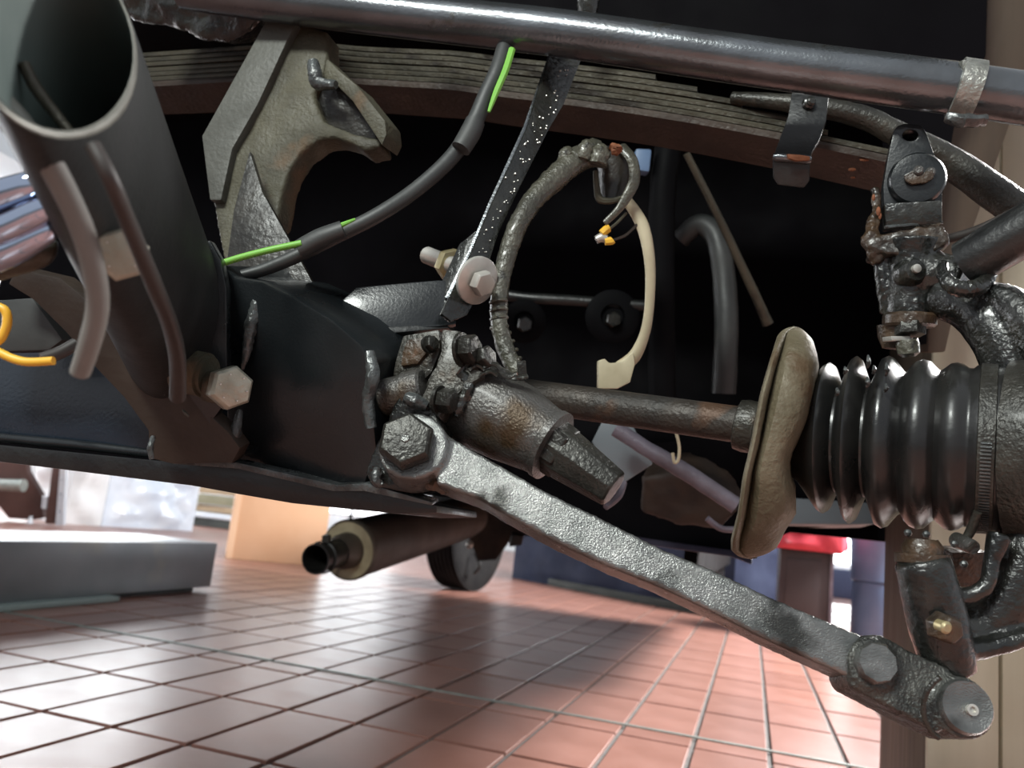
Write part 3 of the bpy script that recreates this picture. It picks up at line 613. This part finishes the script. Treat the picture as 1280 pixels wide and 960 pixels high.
hd = G().wlathe(PA.at(511, 558) + PA.n * .004, PA.n, [(0, PX(36, .43)), (.007, PX(36, .43)), (.0095, PX(31, .43))], 6, True, True).build('hex_head', 'cap_iron', la, bevel=.001, smooth=25)
G().wlathe(PA.at(511, 558) + PA.n * .0134, PA.n, [(0, PX(6, .43)), (.0008, PX(5, .43)), (.0004, PX(2, .43))], 16).build('head_dimple', 'arm_paint', hd)
eg = thing('pivot_ear', P(490, 610, .45), 'greasy cast pivot ear holding the big hexagon bolt', 'bracket')
g = G().plate([(503, 490), (535, 497), (546, 516), (560, 560), (545, 606), (520, 618), (488, 612), (465, 608), (456, 592), (470, 555), (482, 530), (493, 505)], ((480, 560, .452), (550, 560, .444), (510, 500, .452)), .03)
g.build('ear', 'knuckle_oil', eg, remesh=.0014, lump=.0018, lscale=110)
G().tube([(508, 497, .448), (520, 502, .446), (534, 508, .446)], [8, 10, 6], n=10, jit=.1).build('ear_lug', 'weld', eg)
G().tube([(530, 600, .44), (545, 606, .436), (562, 612, .436)], [7, 9, 6], n=10, jit=.25).build('rust_lump', 'rusty_oil', eg)
G().tube([(472, 585, .446), (470, 600, .444), (478, 607, .444)], [5, 7, 4], n=10, jit=.15).build('grease_bead', 'weld', eg)

# ================================================================== DRIVE SHAFT, FLANGE, BOOT
ds = thing('drive_shaft', P(800, 550, .52), 'brownish steel drive shaft between housing and flange', 'drive shaft')
G().tube([(640, 492, .565), (700, 500, .552), (810, 515, .528), (925, 531, .50)], [20.5, 21, 22, 23], n=28, res=2).build('shaft', 'shaft_iron', ds)
axs = (P(1010, 548, .482) - P(920, 530, .50)).normalized()
G().wlathe(P(920, 530, .50), axs, [(0, PX(26, .5)), (.001, PX(31, .5)), (.006, PX(33, .5)), (.012, PX(32, .5)), (.013, PX(36, .5)), (.022, PX(36, .5))], 28).build('collar', 'gear_iron_dark', ds)
fl = thing('coupling_flange', P(950, 690, .485), 'thick tan oval coupling flange beside the rubber boot', 'flange')
LE = [(411, 987), (416, 978), (424, 971), (462, 960), (500, 950), (550, 941), (587, 932), (637, 924), (667, 916), (680, 915), (690, 922), (696, 934)]
RE = [(411, 990), (415, 1003), (425, 1013), (435, 1018), (460, 1022), (492, 1018), (525, 1010), (552, 996), (570, 988), (590, 988), (607, 994), (637, 995), (657, 984), (680, 972), (690, 958), (696, 938)]
def slab(y0, y1, le, re, dc, rad, n=40, taper=1.0):
    rows = []; yc = (411 + 696) / 2; hr = (696 - 411) / 2 + 1.5
    for i in range(n + 1):
        y = y0 + (y1 - y0) * (.5 - .5 * math.cos(math.pi * i / n)); D = rad * math.sqrt(max(1 - ((y - yc) / hr) ** 2, .004))
        xl, xr = le(y), re(y); row = []
        for j in range(28):
            a = 2 * math.pi * j / 28; e = 0.55
            ca_, sa_ = math.cos(a), math.sin(a); ux = math.copysign(abs(ca_) ** e, ca_); uy = math.copysign(abs(sa_) ** .8, sa_)
            row.append(P((xl + xr) / 2 + ux * (xr - xl) / 2, y, dc) + (P(968, 552, 1) - CAM).normalized() * uy * D)
        rows.append(row)
    return rows
G().grid(slab(411, 696, lambda y: interp(LE, y) + 6, lambda y: interp(RE, y), .487, .066)).build('flange_body', 'flange_tan', fl, lump=.0025, lscale=60)
G().grid(slab(411, 696, lambda y: interp(LE, y), lambda y: interp(LE, y) + 13, .488, .0685)).build('flange_rim', 'flange_tan', fl, lump=.0008, lscale=90)
G().tube([(997, 438, .455), (996, 447, .452), (994, 456, .452)], [2.5, 3.5, 2.5], n=8).build('slot', 'pocket_black', fl)
bt = thing('bellows_boot', P(1115, 655, .45), 'black ribbed rubber bellows boot on the drive joint', 'rubber boot')
BA = (1000, 545, .486); BB = (1256, 562, .430)
prof = [(985, 46), (1003, 58), (1018, 75), (1032, 91), (1038, 94), (1043, 91), (1053, 67), (1056, 67), (1069, 101), (1074, 104.5), (1079, 101), (1091, 71), (1094, 71), (1108, 104), (1115, 107.5), (1122, 105), (1134, 90), (1138, 88), (1143, 96), (1150, 103), (1158, 106), (1167, 104), (1174, 97), (1179, 93), (1184, 97), (1191, 103), (1199, 105), (1207, 103), (1213, 99), (1218, 99), (1222, 103), (1250, 103), (1256, 101)]
pf = [((x - BA[0]) / (BB[0] - BA[0]), r) for x, r in prof]
G().lathe(BA, BB, pf, 72, True).build('bellows', 'rubber_boot', bt, smooth=60)
cb = G().lathe(BA, BB, [((x - 1000) / 256., r) for x, r in ((1226, 103), (1227, 106), (1245, 106), (1246, 103))], 72, False).build('clamp_band', 'gear_iron_dark', bt, label='dark worm-drive hose clamp')
Aw, Bw = P(*BA), P(*BB); axw = (Bw - Aw).normalized(); uw = (-F - axw * (-F).dot(axw)).normalized(); vw = axw.cross(uw)
oc = Aw + axw * ((1236 - 1000) / 256. * (Bw - Aw).length); rb = PX(106.6, .434); g = G()
for i in range(32):
    a = math.radians(-6 + i * 2.3); rad = uw * math.cos(a) + vw * math.sin(a)
    g.box(oc + rad * rb, .0048, .0008, .0010, axw, axw.cross(rad))
g.build('clamp_teeth', 'weld', cb)
G().tube([(1222, 640, .405), (1214, 662, .41), (1206, 676, .412)], [5, 6, 5], n=10).build('clamp_tail', 'gear_iron_dark', cb)
sc = G().wlathe(P(1214, 683, .405), V(.1, -.1, 1), [(-.012, PX(10, .4)), (0, PX(9.5, .4)), (.002, PX(8.5, .4))], 20).build('clamp_screw', 'gear_iron', cb)
G().box(P(1214, 683, .4025), PX(16, .4), PX(3, .4), .001, V(.8, .6, 0), V(-.6, .8, 0)).build('screw_slot', 'pocket_black', sc)
for i in range(9):
    x = 1053 + random.uniform(0, 50); y = 462 + random.uniform(0, 45)
for (x, y, l) in ((1056, 463, 9), (1085, 452, 16), (1084, 478, 14), (1046, 490, 10), (1108, 462, 16), (1107, 485, 10), (1092, 462, 10)):
    G().tube([(x, y - l / 2, .424), (x + 1, y, .422), (x - 1, y + l / 2, .424)], [1, 3, 1.2], n=8, jit=.3).build('grease_smear', 'weld', bt)

# ================================================================== UPPER KNUCKLE
uk = thing('upper_swivel', P(1140, 445, .48), 'greasy upper swivel joint with holed plate above the boot', 'swivel joint')
PU = Plane((1105, 200, .505), (1175, 200, .495), (1140, 290, .498))
G().plate([(1117, 163), (1122, 157), (1131, 154), (1150, 156), (1156, 161), (1160, 170), (1167, 190), (1175, 207), (1178, 240), (1178, 278), (1106, 285), (1104, 232), (1110, 195)], PU, .012, holes=[ell(1138, 169, 10, 7, 16)]).build('holed_plate', 'frame_black', uk, bevel=.001)
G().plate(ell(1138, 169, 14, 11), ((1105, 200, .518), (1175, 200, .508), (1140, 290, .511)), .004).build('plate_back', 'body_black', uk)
dm = G().wlathe(PU.at(1145, 226), PU.n, [(-.004, PX(33, .5)), (.0045, PX(33, .5)), (.0065, PX(30, .5)), (.0072, PX(22, .5)), (.0075, PX(2, .5))], 36).build('domed_cap', 'frame_black', uk, lump=.0004, lscale=200)
G().plate([(1130, 219), (1142, 212), (1150, 216), (1166, 212), (1168, 222), (1158, 228), (1140, 230), (1132, 226)], Plane((1105, 200, .4945), (1175, 200, .4845), (1140, 290, .4875)), .003).build('rust_patch', 'rusty_oil', dm, bevel=.0008)
for (x, y) in ((1148, 213), (1163, 215)):
    G().wlathe(P(x, y, .488), PU.n, [(-.004, PX(6, .49)), (.001, PX(6, .49)), (.002, PX(4, .49))], 12).build('rivet', 'gear_iron', dm)
G().plate([(1106, 254), (1178, 250), (1178, 279), (1107, 285)], Plane((1105, 250, .488), (1175, 250, .478), (1140, 290, .484)), .02).build('box_lug', 'oily_black', uk, bevel=.0015)
for pts in ([(1106, 284), (1140, 281), (1178, 278)],):
    G().tube([(x, y, .484) for x, y in pts], 2.4, n=8, jit=.15).build('grease_edge', 'weld', uk)
g = G().plate([(1098, 292), (1140, 284), (1178, 281), (1188, 293), (1186, 304), (1170, 312), (1150, 318), (1110, 318), (1090, 308)], Plane((1105, 300, .482), (1180, 300, .472), (1140, 320, .476)), .035)
g.tube([(1092, 235, .505), (1096, 262, .50), (1088, 300, .49), (1096, 330, .488)], [5, 6, 10, 7], n=10, jit=.2)
g.build('rusty_flange', 'rusty_oil', uk, remesh=.0013, lump=.0035, lscale=170)
g = G().lathe((1140, 300, .487), (1137, 402, .487), [(0, 34), (.2, 30), (.5, 29), (.85, 30), (1, 29)], 32)
g.tube([(1102, 318, .492), (1104, 355, .49), (1108, 392, .49)], [12, 10, 8], n=10, jit=.1)
g.tube([(1150, 345, .485), (1180, 345, .477), (1205, 352, .47)], [34, 28, 26], n=16)
g.build('swivel_barrel', 'knuckle_oil', uk, remesh=.0013, lump=.0012, lscale=150)
G().wlathe(P(1139, 340, .474), V(.1, .1, 1), [(-.006, PX(18, .47)), (.002, PX(18, .47)), (.005, PX(13, .47)), (.0055, PX(2, .47))], 24).build('plug_cap', 'oily_black', uk, lump=.0005, lscale=220)
G().wlathe(P(1145, 336, .468), V(.1, .1, 1), [(-.004, PX(5.5, .47)), (.0015, PX(5.5, .47)), (.002, PX(3, .47))], 14).build('grease_nipple', 'steel_bright', uk)
g = G().lathe((1137, 392, .478), (1136, 409, .478), [(0, 28), (.2, 31), (.8, 31), (1, 28)], 30); g.build('rusty_ring', 'rusty_oil', uk, lump=.0012, lscale=240)
g = G().lathe((1120, 408, .485), (1118, 436, .485), [(0, 22), (.5, 20), (1, 14)], 20); g.build('rear_collar', 'rusty_oil', uk, lump=.0015, lscale=220)
G().wlathe(P(1138, 404, .471), -UPV, [(0, PX(18, .47)), (PX(15, .47), PX(18, .47))], 6, True, True).build('clamp_nut', 'cap_iron', uk, bevel=.0006, smooth=25)
G().plate([(1114, 420), (1138, 420), (1138, 426), (1115, 426)], .468, .012).build('lock_tab', 'steel_bright', uk, bevel=.0006)
G().lathe((1134, 424, .47), (1136, 446, .47), [(0, 12), (.3, 14), (.8, 13), (1, 8)], 16).build('threaded_stud', 'hose_armour', uk, lump=.001, lscale=300)
for (x, y, r) in ((1098, 264, 4), (1092, 247, 3), (1100, 270, 3)):
    G().ball(P(x, y, .484), PX(r, .48), 8, 5, (.7, .5, 1.6)).build('rust_spot', 'rust_orange', uk)

# steering arm to the right
sa = thing('steering_arm', P(1205, 350, .45), 'thick black steering arm reaching out from the swivel', 'steering arm')
G().tube([(1208, 330, .455), (1240, 312, .445), (1320, 265, .425)], [30, 31, 32], n=24, res=3).build('arm', 'black_paint', sa)
rg = []
for i in range(13):
    a = math.radians(-10 + i * 17); rg.append((1208 + 30 * math.cos(a), 336 + 26 * math.sin(a), .45 - .012 * math.sin(a)))
G().tube(rg, [6, 8, 9, 10, 11, 11, 11, 11, 10, 9, 8, 7, 6], n=12, jit=.08).build('socket_ring', 'knuckle_oil', sa, lump=.001, lscale=200)
G().tube([(1188, 298, .50), (1215, 290, .49), (1245, 277, .48), (1300, 248, .47)], 6, n=10).build('black_cable', 'sleeve_brown', label='thin black cable above the steering arm', cat='cable')

# wheel carrier casting (upright)
wc = thing('wheel_carrier', P(1200, 830, .42), 'oily black C-shaped wheel carrier casting around the boot end', 'wheel carrier')
g = G().tube([(1170, 372, .476), (1205, 382, .462), (1238, 405, .45), (1262, 450, .44), (1275, 520, .435), (1285, 600, .43)], [24, 28, 34, 34, 30, 28], n=20)
g.tube([(1195, 375, .46), (1245, 372, .445), (1285, 400, .43), (1310, 450, .42)], [14, 20, 26, 28], n=16)
g.build('upper_arch', 'knuckle_oil', wc, remesh=.0016, lump=.0008, lscale=110)
G().lathe((1240, 561, .436), (1330, 566, .415), [(0, 96), (.25, 100), (.28, 112), (.6, 116), (1, 118)], 48).build('hub_housing', 'gear_iron_dark', wc, lump=.0015, lscale=100)
g = G().tube([(1310, 640, .415), (1282, 700, .412), (1255, 755, .41), (1222, 782, .41), (1182, 788, .408)], [42, 40, 34, 26, 22], n=20)
g.tube([(1186, 742, .402), (1212, 744, .398), (1234, 730, .396), (1240, 700, .398), (1250, 668, .40)], [14, 11, 10, 10, 16], n=14)
g.tube([(1190, 815, .396), (1232, 811, .396), (1290, 795, .394)], [18, 12, 11], n=14)
g.lathe((1152, 696, .396), (1188, 842, .392), [(0, 29), (.05, 33), (.3, 35), (.6, 36), (.85, 33), (1, 31)], 30)
g.build('lower_arm_boss', 'knuckle_oil', wc, remesh=.0015, lump=.0011, lscale=120)
G().lathe((1152, 674, .400), (1153, 704, .398), [(0, 18), (.3, 24), (.6, 24), (.62, 32), (1, 32)], 28).build('boss_collar', 'rusty_oil', wc, lump=.0012, lscale=220)
nt_ = G().wlathe(P(1179, 784, .3765), V(.15, .05, 1), [(-.004, PX(19, .38)), (.005, PX(18, .38)), (.007, PX(15, .38))], 6).build('side_nut', 'rusty_oil', wc, bevel=.0008)
G().wlathe(P(1181, 784, .370), V(.15, .05, 1), [(-.004, PX(8, .37)), (.001, PX(8, .37)), (.002, PX(5, .37))], 16).build('stud_end', 'zinc_yellow', nt_)
G().plate([(1190, 690), (1238, 690), (1236, 730), (1195, 738)], .46, .02).build('boss_web', 'rusty_oil', wc, bevel=.002)
for (x, y) in ((1193, 680), (1158, 668), (1135, 666), (1205, 705)):
    G().ball(P(x, y, .405), PX(5, .4), 8, 5).build('grease_blob', 'weld', wc)

# ================================================================== UNDERSIDE BITS behind the arm
G().tube([(770, 536, .76), (810, 562, .75), (860, 592, .74), (920, 632, .73)], [10, 10, 11, 11], n=12, jit=.05).build('tie_rod', 'lav_rod', label='pale worn tie rod below the drive shaft', cat='rod')
G().plate([(752, 528), (790, 530), (816, 580), (782, 602), (772, 606), (740, 552)], ((752, 528, .80), (816, 580, .79), (740, 552, .80)), .008).build('grey_gusset', 'panel_grey', bevel=.001, label='dark grey gusset plate behind the end cap', cat='plate')
g = G().plate([(800, 598), (850, 588), (905, 612), (925, 640), (900, 662), (840, 655), (800, 640)], ((800, 600, .92), (925, 640, .89), (850, 655, .92)), .06)
g.build('dirty_mount', 'dirty_brown', remesh=.005, lump=.008, lscale=30, label='dirty brown mount under the tie rod', cat='mount')
G().tube([(884, 648, .82), (900, 660, .82), (915, 662, .82), (925, 660, .82)], 4, n=8).build('mount_loop', 'lav_rod', label='thin pale wire loop by the tie rod end', cat='wire')
G().tube([(845, 540, .70), (849, 558, .70), (848, 574, .70), (843, 578, .70), (841, 566, .70)], 2, n=8).build('cable_tie', 'cream_plastic', label='small white cable tie under the drive shaft', cat='cable tie')
G().tube([(779, 603, .62), (772, 620, .61), (757, 634, .60)], [5, 6, 4], n=8).build('pale_tab', 'lav_rod', label='pale lavender metal tab next to the end cap', cat='tab')

# ================================================================== EXHAUST
ex = thing('muffler', P(480, 720, 1.6), 'brown round muffler with black tailpipe under the car', 'muffler')
ma = P(434, 688, 1.50); mb = P(588, 645, 2.15); axm = mb - ma; Lm = axm.length
G().wlathe(ma, axm, [(0, .054), (.006, .058), (.014, .058), (.02, .056), (Lm * .9, .056), (Lm, .05)], 40, False).build('shell', 'muffler_brown', ex)
G().wlathe(ma, axm, [(.002, .0555), (.014, .046), (.016, .03), (.0165, .018)], 40).build('end_plate', 'muffler_tan', ex)
G().wlathe(ma, axm, [(.015, .035), (-.02, .033), (-.035, .026), (-.04, .026)], 32, False).build('outlet_cone', 'muffler_brown', ex)
ta = P(394, 699, 1.385); axt = ma - ta
g = G().wlathe(ta, axt, [(axt.length, .022), (.004, .0265), (0, .0268), (0, .0242), (.03, .023), (.1, .021)], 32, False); g.build('tailpipe', 'pipe_black', ex)
g = G().wlathe(ta, axt, [(.022, .0268), (.023, .0292), (.034, .0292), (.035, .0268)], 32, False); pc = g.build('pipe_clamp', 'pipe_black', ex)
G().box(ta + axt.normalized() * .028 + U * .033 + R * .006, .012, .02, .012, R, axt).build('clamp_bolt', 'cap_iron', pc)
# bracket between muffler and wheel
br = thing('axle_bracket', P(590, 670, 2.3), 'brown rear axle bracket above the tyre', 'bracket')
G().plate([(560, 628), (690, 640), (700, 668), (640, 672), (620, 700), (598, 702), (580, 660)], ((560, 640, 2.3), (700, 650, 2.2), (600, 700, 2.3)), .05).build('web', 'dirty_brown', br, bevel=.004)
G().plate([(640, 668), (655, 670), (652, 682), (636, 684)], 2.18, .05).build('stop', 'pipe_black', br, bevel=.004)
for (x, y) in ((588, 666), (587, 681), (603, 645), (558, 640)):
    G().ball(P(x, y, 2.17), PX(5, 2.2), 10, 6).build('bolt_head', 'steel_bright', br)

# ================================================================== REAR WHEEL
gw = ground(568, 738); wh = thing('rear_wheel', gw, 'dark treaded rear tyre standing on the tiles', 'wheel')
rad = .30; axq = Vector((1, -.12, 0)).normalized(); wc_ = gw + Vector((0, .1, rad)); hwid = .075
pr = [(-hwid, rad * .55), (-hwid * 1.06, rad * .72), (-hwid * 1.1, rad * .86), (-hwid * .98, rad * .96)]
for i in range(7):
    a = -hwid * .86 + i * hwid * .286
    pr += [(a - .007, rad - .012), (a - .006, rad - .002), (a + .006, rad - .002), (a + .007, rad - .012)]
pr += [(hwid * .98, rad * .96), (hwid * 1.1, rad * .86), (hwid * 1.06, rad * .72), (hwid, rad * .55)]
G().wlathe(wc_, axq, pr, 72, False).build('tyre', 'tyre', wh, smooth=30)
G().wlathe(wc_, axq, [(-hwid, rad * .56), (-hwid * .8, rad * .52), (-.02, rad * .5), (0, rad * .2), (.03, rad * .18), (.03, rad * .02)], 40).build('rim', 'stand_brown', wh)
G().wlathe(wc_, axq, [(hwid, rad * .56), (hwid * .85, rad * .52), (.03, rad * .45), (.02, rad * .1)], 40).build('brake_drum', 'tyre', wh)
G().wtube([wc_ + axq * .09 + Vector((0, -.12, -.12)), wc_ + axq * .13 + Vector((0, -.14, -.17)), wc_ + axq * .10 + Vector((0, -.12, -.21))], .006, n=8).build('brake_line', 'pipe_black', wh)

# ================================================================== BACKGROUND ON THE FLOOR
# grey steel beam
bm_ = thing('steel_beam', ground(130, 750), 'grey steel box beam lying on the tiles', 'beam')
c0 = ground(262, 739); c1 = ground(0, 762); dx = (c1 - c0).normalized(); ny = Vector((-dx.y, dx.x, 0)); ny = ny if ny.dot(c0 - CAM) > 0 else -ny
ctr_ = c0 + dx * .9 + ny * .15 + UPV * (.012 + .075)
G().box(ctr_, 1.8, .30, .145, dx, ny).build('beam_body', 'beam_grey', bm_, bevel=.004)
G().box(c0 + dx * 1.12 - ny * .012 + UPV * .008, 1.3, .05, .014, dx, ny).build('foot_strip', 'foot_green', bm_, bevel=.003)
G().box(c0 + dx * .9 + ny * .15 + UPV * .006, 1.7, .24, .012, dx, ny).build('base_pad', 'pipe_black', bm_)
# cardboard box
q0 = ground(282, 698); ex_ = Vector((.8, .6, 0)); ey_ = Vector((-.6, .8, 0)); wd = .49
cb_ = thing('cardboard_box', q0 + ex_ * wd / 2, 'plain tan cardboard box standing on the floor', 'box')
G().box(q0 + ex_ * (wd / 2) + ey_ * .2 + UPV * .21, wd, .4, .42, ex_, ey_).build('carton', 'cardboard', cb_, bevel=.003)
G().box(q0 + ex_ * .015 - ey_ * .0015 + UPV * .21, .03, .003, .418, ex_, ey_).build('corner_strip', 'cardboard_edge', cb_)  # lighter strip down the left front corner of the carton
G().box(q0 + ex_ * (wd / 2) + ey_ * .2 + UPV * .423, wd, .05, .004, ex_, ey_).build('top_tape', 'cardboard_edge', cb_)
# clear plastic wrapped box
q0 = ground(80, 655); q1 = ground(240, 664); ex_ = (q1 - q0).normalized(); ey_ = Vector((-ex_.y, ex_.x, 0)); wd = (q1 - q0).length
pb = thing('plastic_bin', q0 + ex_ * wd / 2, 'white and pale blue plastic film wrapped box', 'box')
def crumple(o0, a, b, sx, sy, sz, n=22, amp=1.0):
    g = G()
    def fac(o, u, v, su, sv):
        nrm = u.cross(v).normalized(); vs = []; fs = []
        for j in range(n + 1):
            for i in range(n + 1):
                p = o + u * su * i / n + v * sv * j / n; ed = min(i, n - i, j, n - j) / n
                k = abs(mnoise.noise(p * 4)) * .10 + abs(mnoise.noise(p * 10)) * .03
                vs.append(p + nrm * (k * amp * min(ed * 6, 1)))
        for j in range(n):
            for i in range(n): q = j * (n + 1) + i; fs.append((q, q + 1, q + n + 2, q + n + 1))
        g.add(vs, fs)
    z = UPV
    fac(o0, a, z, sx, sz); fac(o0 + a * sx, b, z, sy, sz); fac(o0 + a * sx + b * sy, -a, z, sx, sz); fac(o0 + b * sy, -b, z, sy, sz); fac(o0 + z * sz, a, b, sx, sy)
    return g
crumple(q0 + ex_ * (wd * .26), ex_, ey_, wd * .74, .45, .55).build('film_wrap', 'plastic_film', pb, smooth=20)
crumple(q0 + UPV * .0, ex_, ey_, wd * .255, .45, .55, 12).build('white_sack', 'wall_white', pb, smooth=60)
# brown steel stand, far left
q0 = ground(20, 652); bs = thing('steel_stand', q0, 'brown steel stand with perforated leg beside the plastic-wrapped box', 'stand')
dS = project(q0)[2]
G().plate([(0, 560), (30, 560), (34, 590), (52, 620), (54, 648), (38, 650), (10, 648), (-6, 626), (-40, 610), (-40, 560)], dS, .05).build('side_plate', 'stand_brown', bs, bevel=.005)
G().plate([(68, 560), (77, 560), (73, 655), (56, 655)], dS - .05, .05).build('leg', 'stand_brown', bs, bevel=.004)
G().plate([(77, 560), (83, 560), (79, 657), (69, 657)], dS - .06, .03, holes=[ell(77, 600, 1.5, 2.5, 8), ell(76, 618, 1.5, 2.5, 8), ell(74, 640, 1.5, 2.5, 8)]).build('perforated_strip', 'trolley_white', bs)
G().tube([(-60, 606, dS - .1), (0, 606, dS - .1), (30, 607, dS - .1)], [7, 7, 8], n=14, res=2).build('silver_tube', 'strip_zinc', bs)
G().wlathe(P(37, 655, dS - .02), UPV, [(-.02, .025), (0, .025), (.02, .012), (.05, .012)], 14).build('foot', 'trolley_white', bs)
G().tube([(58, 620, dS - .03), (56, 635, dS - .03)], [4, 4], n=8).build('tag', 'trolley_white', bs)
# timber stack behind
q0 = ground(262, 660); tb = thing('timber_stack', q0, 'stack of weathered timbers behind the cardboard box', 'timber stack')
for i, (h0, h1, m_) in enumerate(((0, .07, 'timber_dark'), (.085, .13, 'trolley_white'), (.14, .2, 'timber'), (.21, .30, 'timber_green'), (.31, .42, 'timber'))):
    G().box(q0 + Vector((.1, .3, (h0 + h1) / 2)), 1.5, .3, h1 - h0, Vector((1, .1 * (i % 2), 0))).build('timber', m_, tb, bevel=.004)
# dark blue covered crate
q0 = ground(640, 722); q1 = ground(915, 776); ex_ = (q1 - q0).normalized(); ey_ = Vector((-ex_.y, ex_.x, 0)); wd = (q1 - q0).length
bc = thing('covered_crate', q0 + ex_ * wd / 2, 'dark blue sheet-covered crate behind the rear tyre', 'crate')
crumple(q0, ex_, ey_, wd, .6, .40, 24, .35).build('blue_sheet', 'blue_cover', bc, smooth=40)
G().box(q0 + ex_ * (wd * .6) - ey_ * .01 + UPV * .02, wd * .75, .03, .04, ex_, ey_).build('base_skid', 'timber_dark', bc, bevel=.004)
# right background: dark cabinet with red cloth, white trolley, blue drum
q0 = ground(1005, 800); q0 = Vector((q0.x, q0.y, 0)) if q0.y < 6 else q0
dC = 3.2; qc = P(1006, 730, dC); qc.z = 0
dc = thing('dark_cabinet', qc, 'dark brown cabinet standing under the red cloth', 'cabinet')
h_ = P(1006, 688, dC).z
G().box(Vector((qc.x, qc.y + .15, h_ / 2)), PX(62, dC), .35, h_).build('cabinet_body', 'cabinet_dark', dc, bevel=.006)
G().box(Vector((qc.x + PX(30, dC), qc.y - .028, h_ / 2)), .012, .012, h_).build('cabinet_edge', 'lav_rod', dc)
G().box(Vector((qc.x - .01, qc.y - .026, h_ * .55)), PX(40, dC), .008, h_ * .7).build('door', 'cabinet_dark', dc, bevel=.003)
g = crumple(Vector((qc.x - .12, qc.y - .06, h_)), XV, YV, .25, .3, .13, 14); g.build('red_cloth', 'red_cloth', smooth=50, label='crumpled red cloth on top of the dark cabinet', cat='cloth')
dT = 4.2; qt = P(1075, 720, dT); qt.z = 0
tr = thing('wheeled_trolley', qt, 'pale metal shelf trolley on castors beyond the cabinet', 'trolley')
for zz in (.12, .3, .5): G().box(Vector((qt.x, qt.y + .2, zz)), .5, .4, .03).build('shelf', 'trolley_white', tr, bevel=.004)
for sx in (-.23, .23):
    for sy in (.02, .38): G().box(Vector((qt.x + sx, qt.y + sy, .37)), .025, .025, .55).build('leg', 'trolley_white', tr, bevel=.002)
    G().wlathe(Vector((qt.x + sx - .015, qt.y + .02, .045)), XV, [(0, .04), (.003, .045), (.027, .045), (.03, .04)], 20).build('castor', 'tyre', tr)
    G().box(Vector((qt.x + sx, qt.y + .02, .09)), .035, .035, .04).build('castor_fork', 'pipe_black', tr, bevel=.002)
G().box(Vector((qt.x - .02, qt.y + .1, .21)), .36, .25, .15).build('tool_case', 'blue_cover', bevel=.01, label='dark blue tool case on the trolley shelf', cat='case')
dD = 3.4; qd = P(1100, 700, dD); qd.z = 0
g = G().wlathe(qd, UPV, [(0.25, .10), (.26, .115), (.42, .118), (.43, .122), (.45, .118), (.62, .118), (.64, .11)], 36)
g.wlathe(qd, UPV, [(0, .10), (.02, .11), (.25, .11)], 24)
g.build('blue_drum', 'drum_blue', label='blue drum standing beside the trolley', cat='drum')
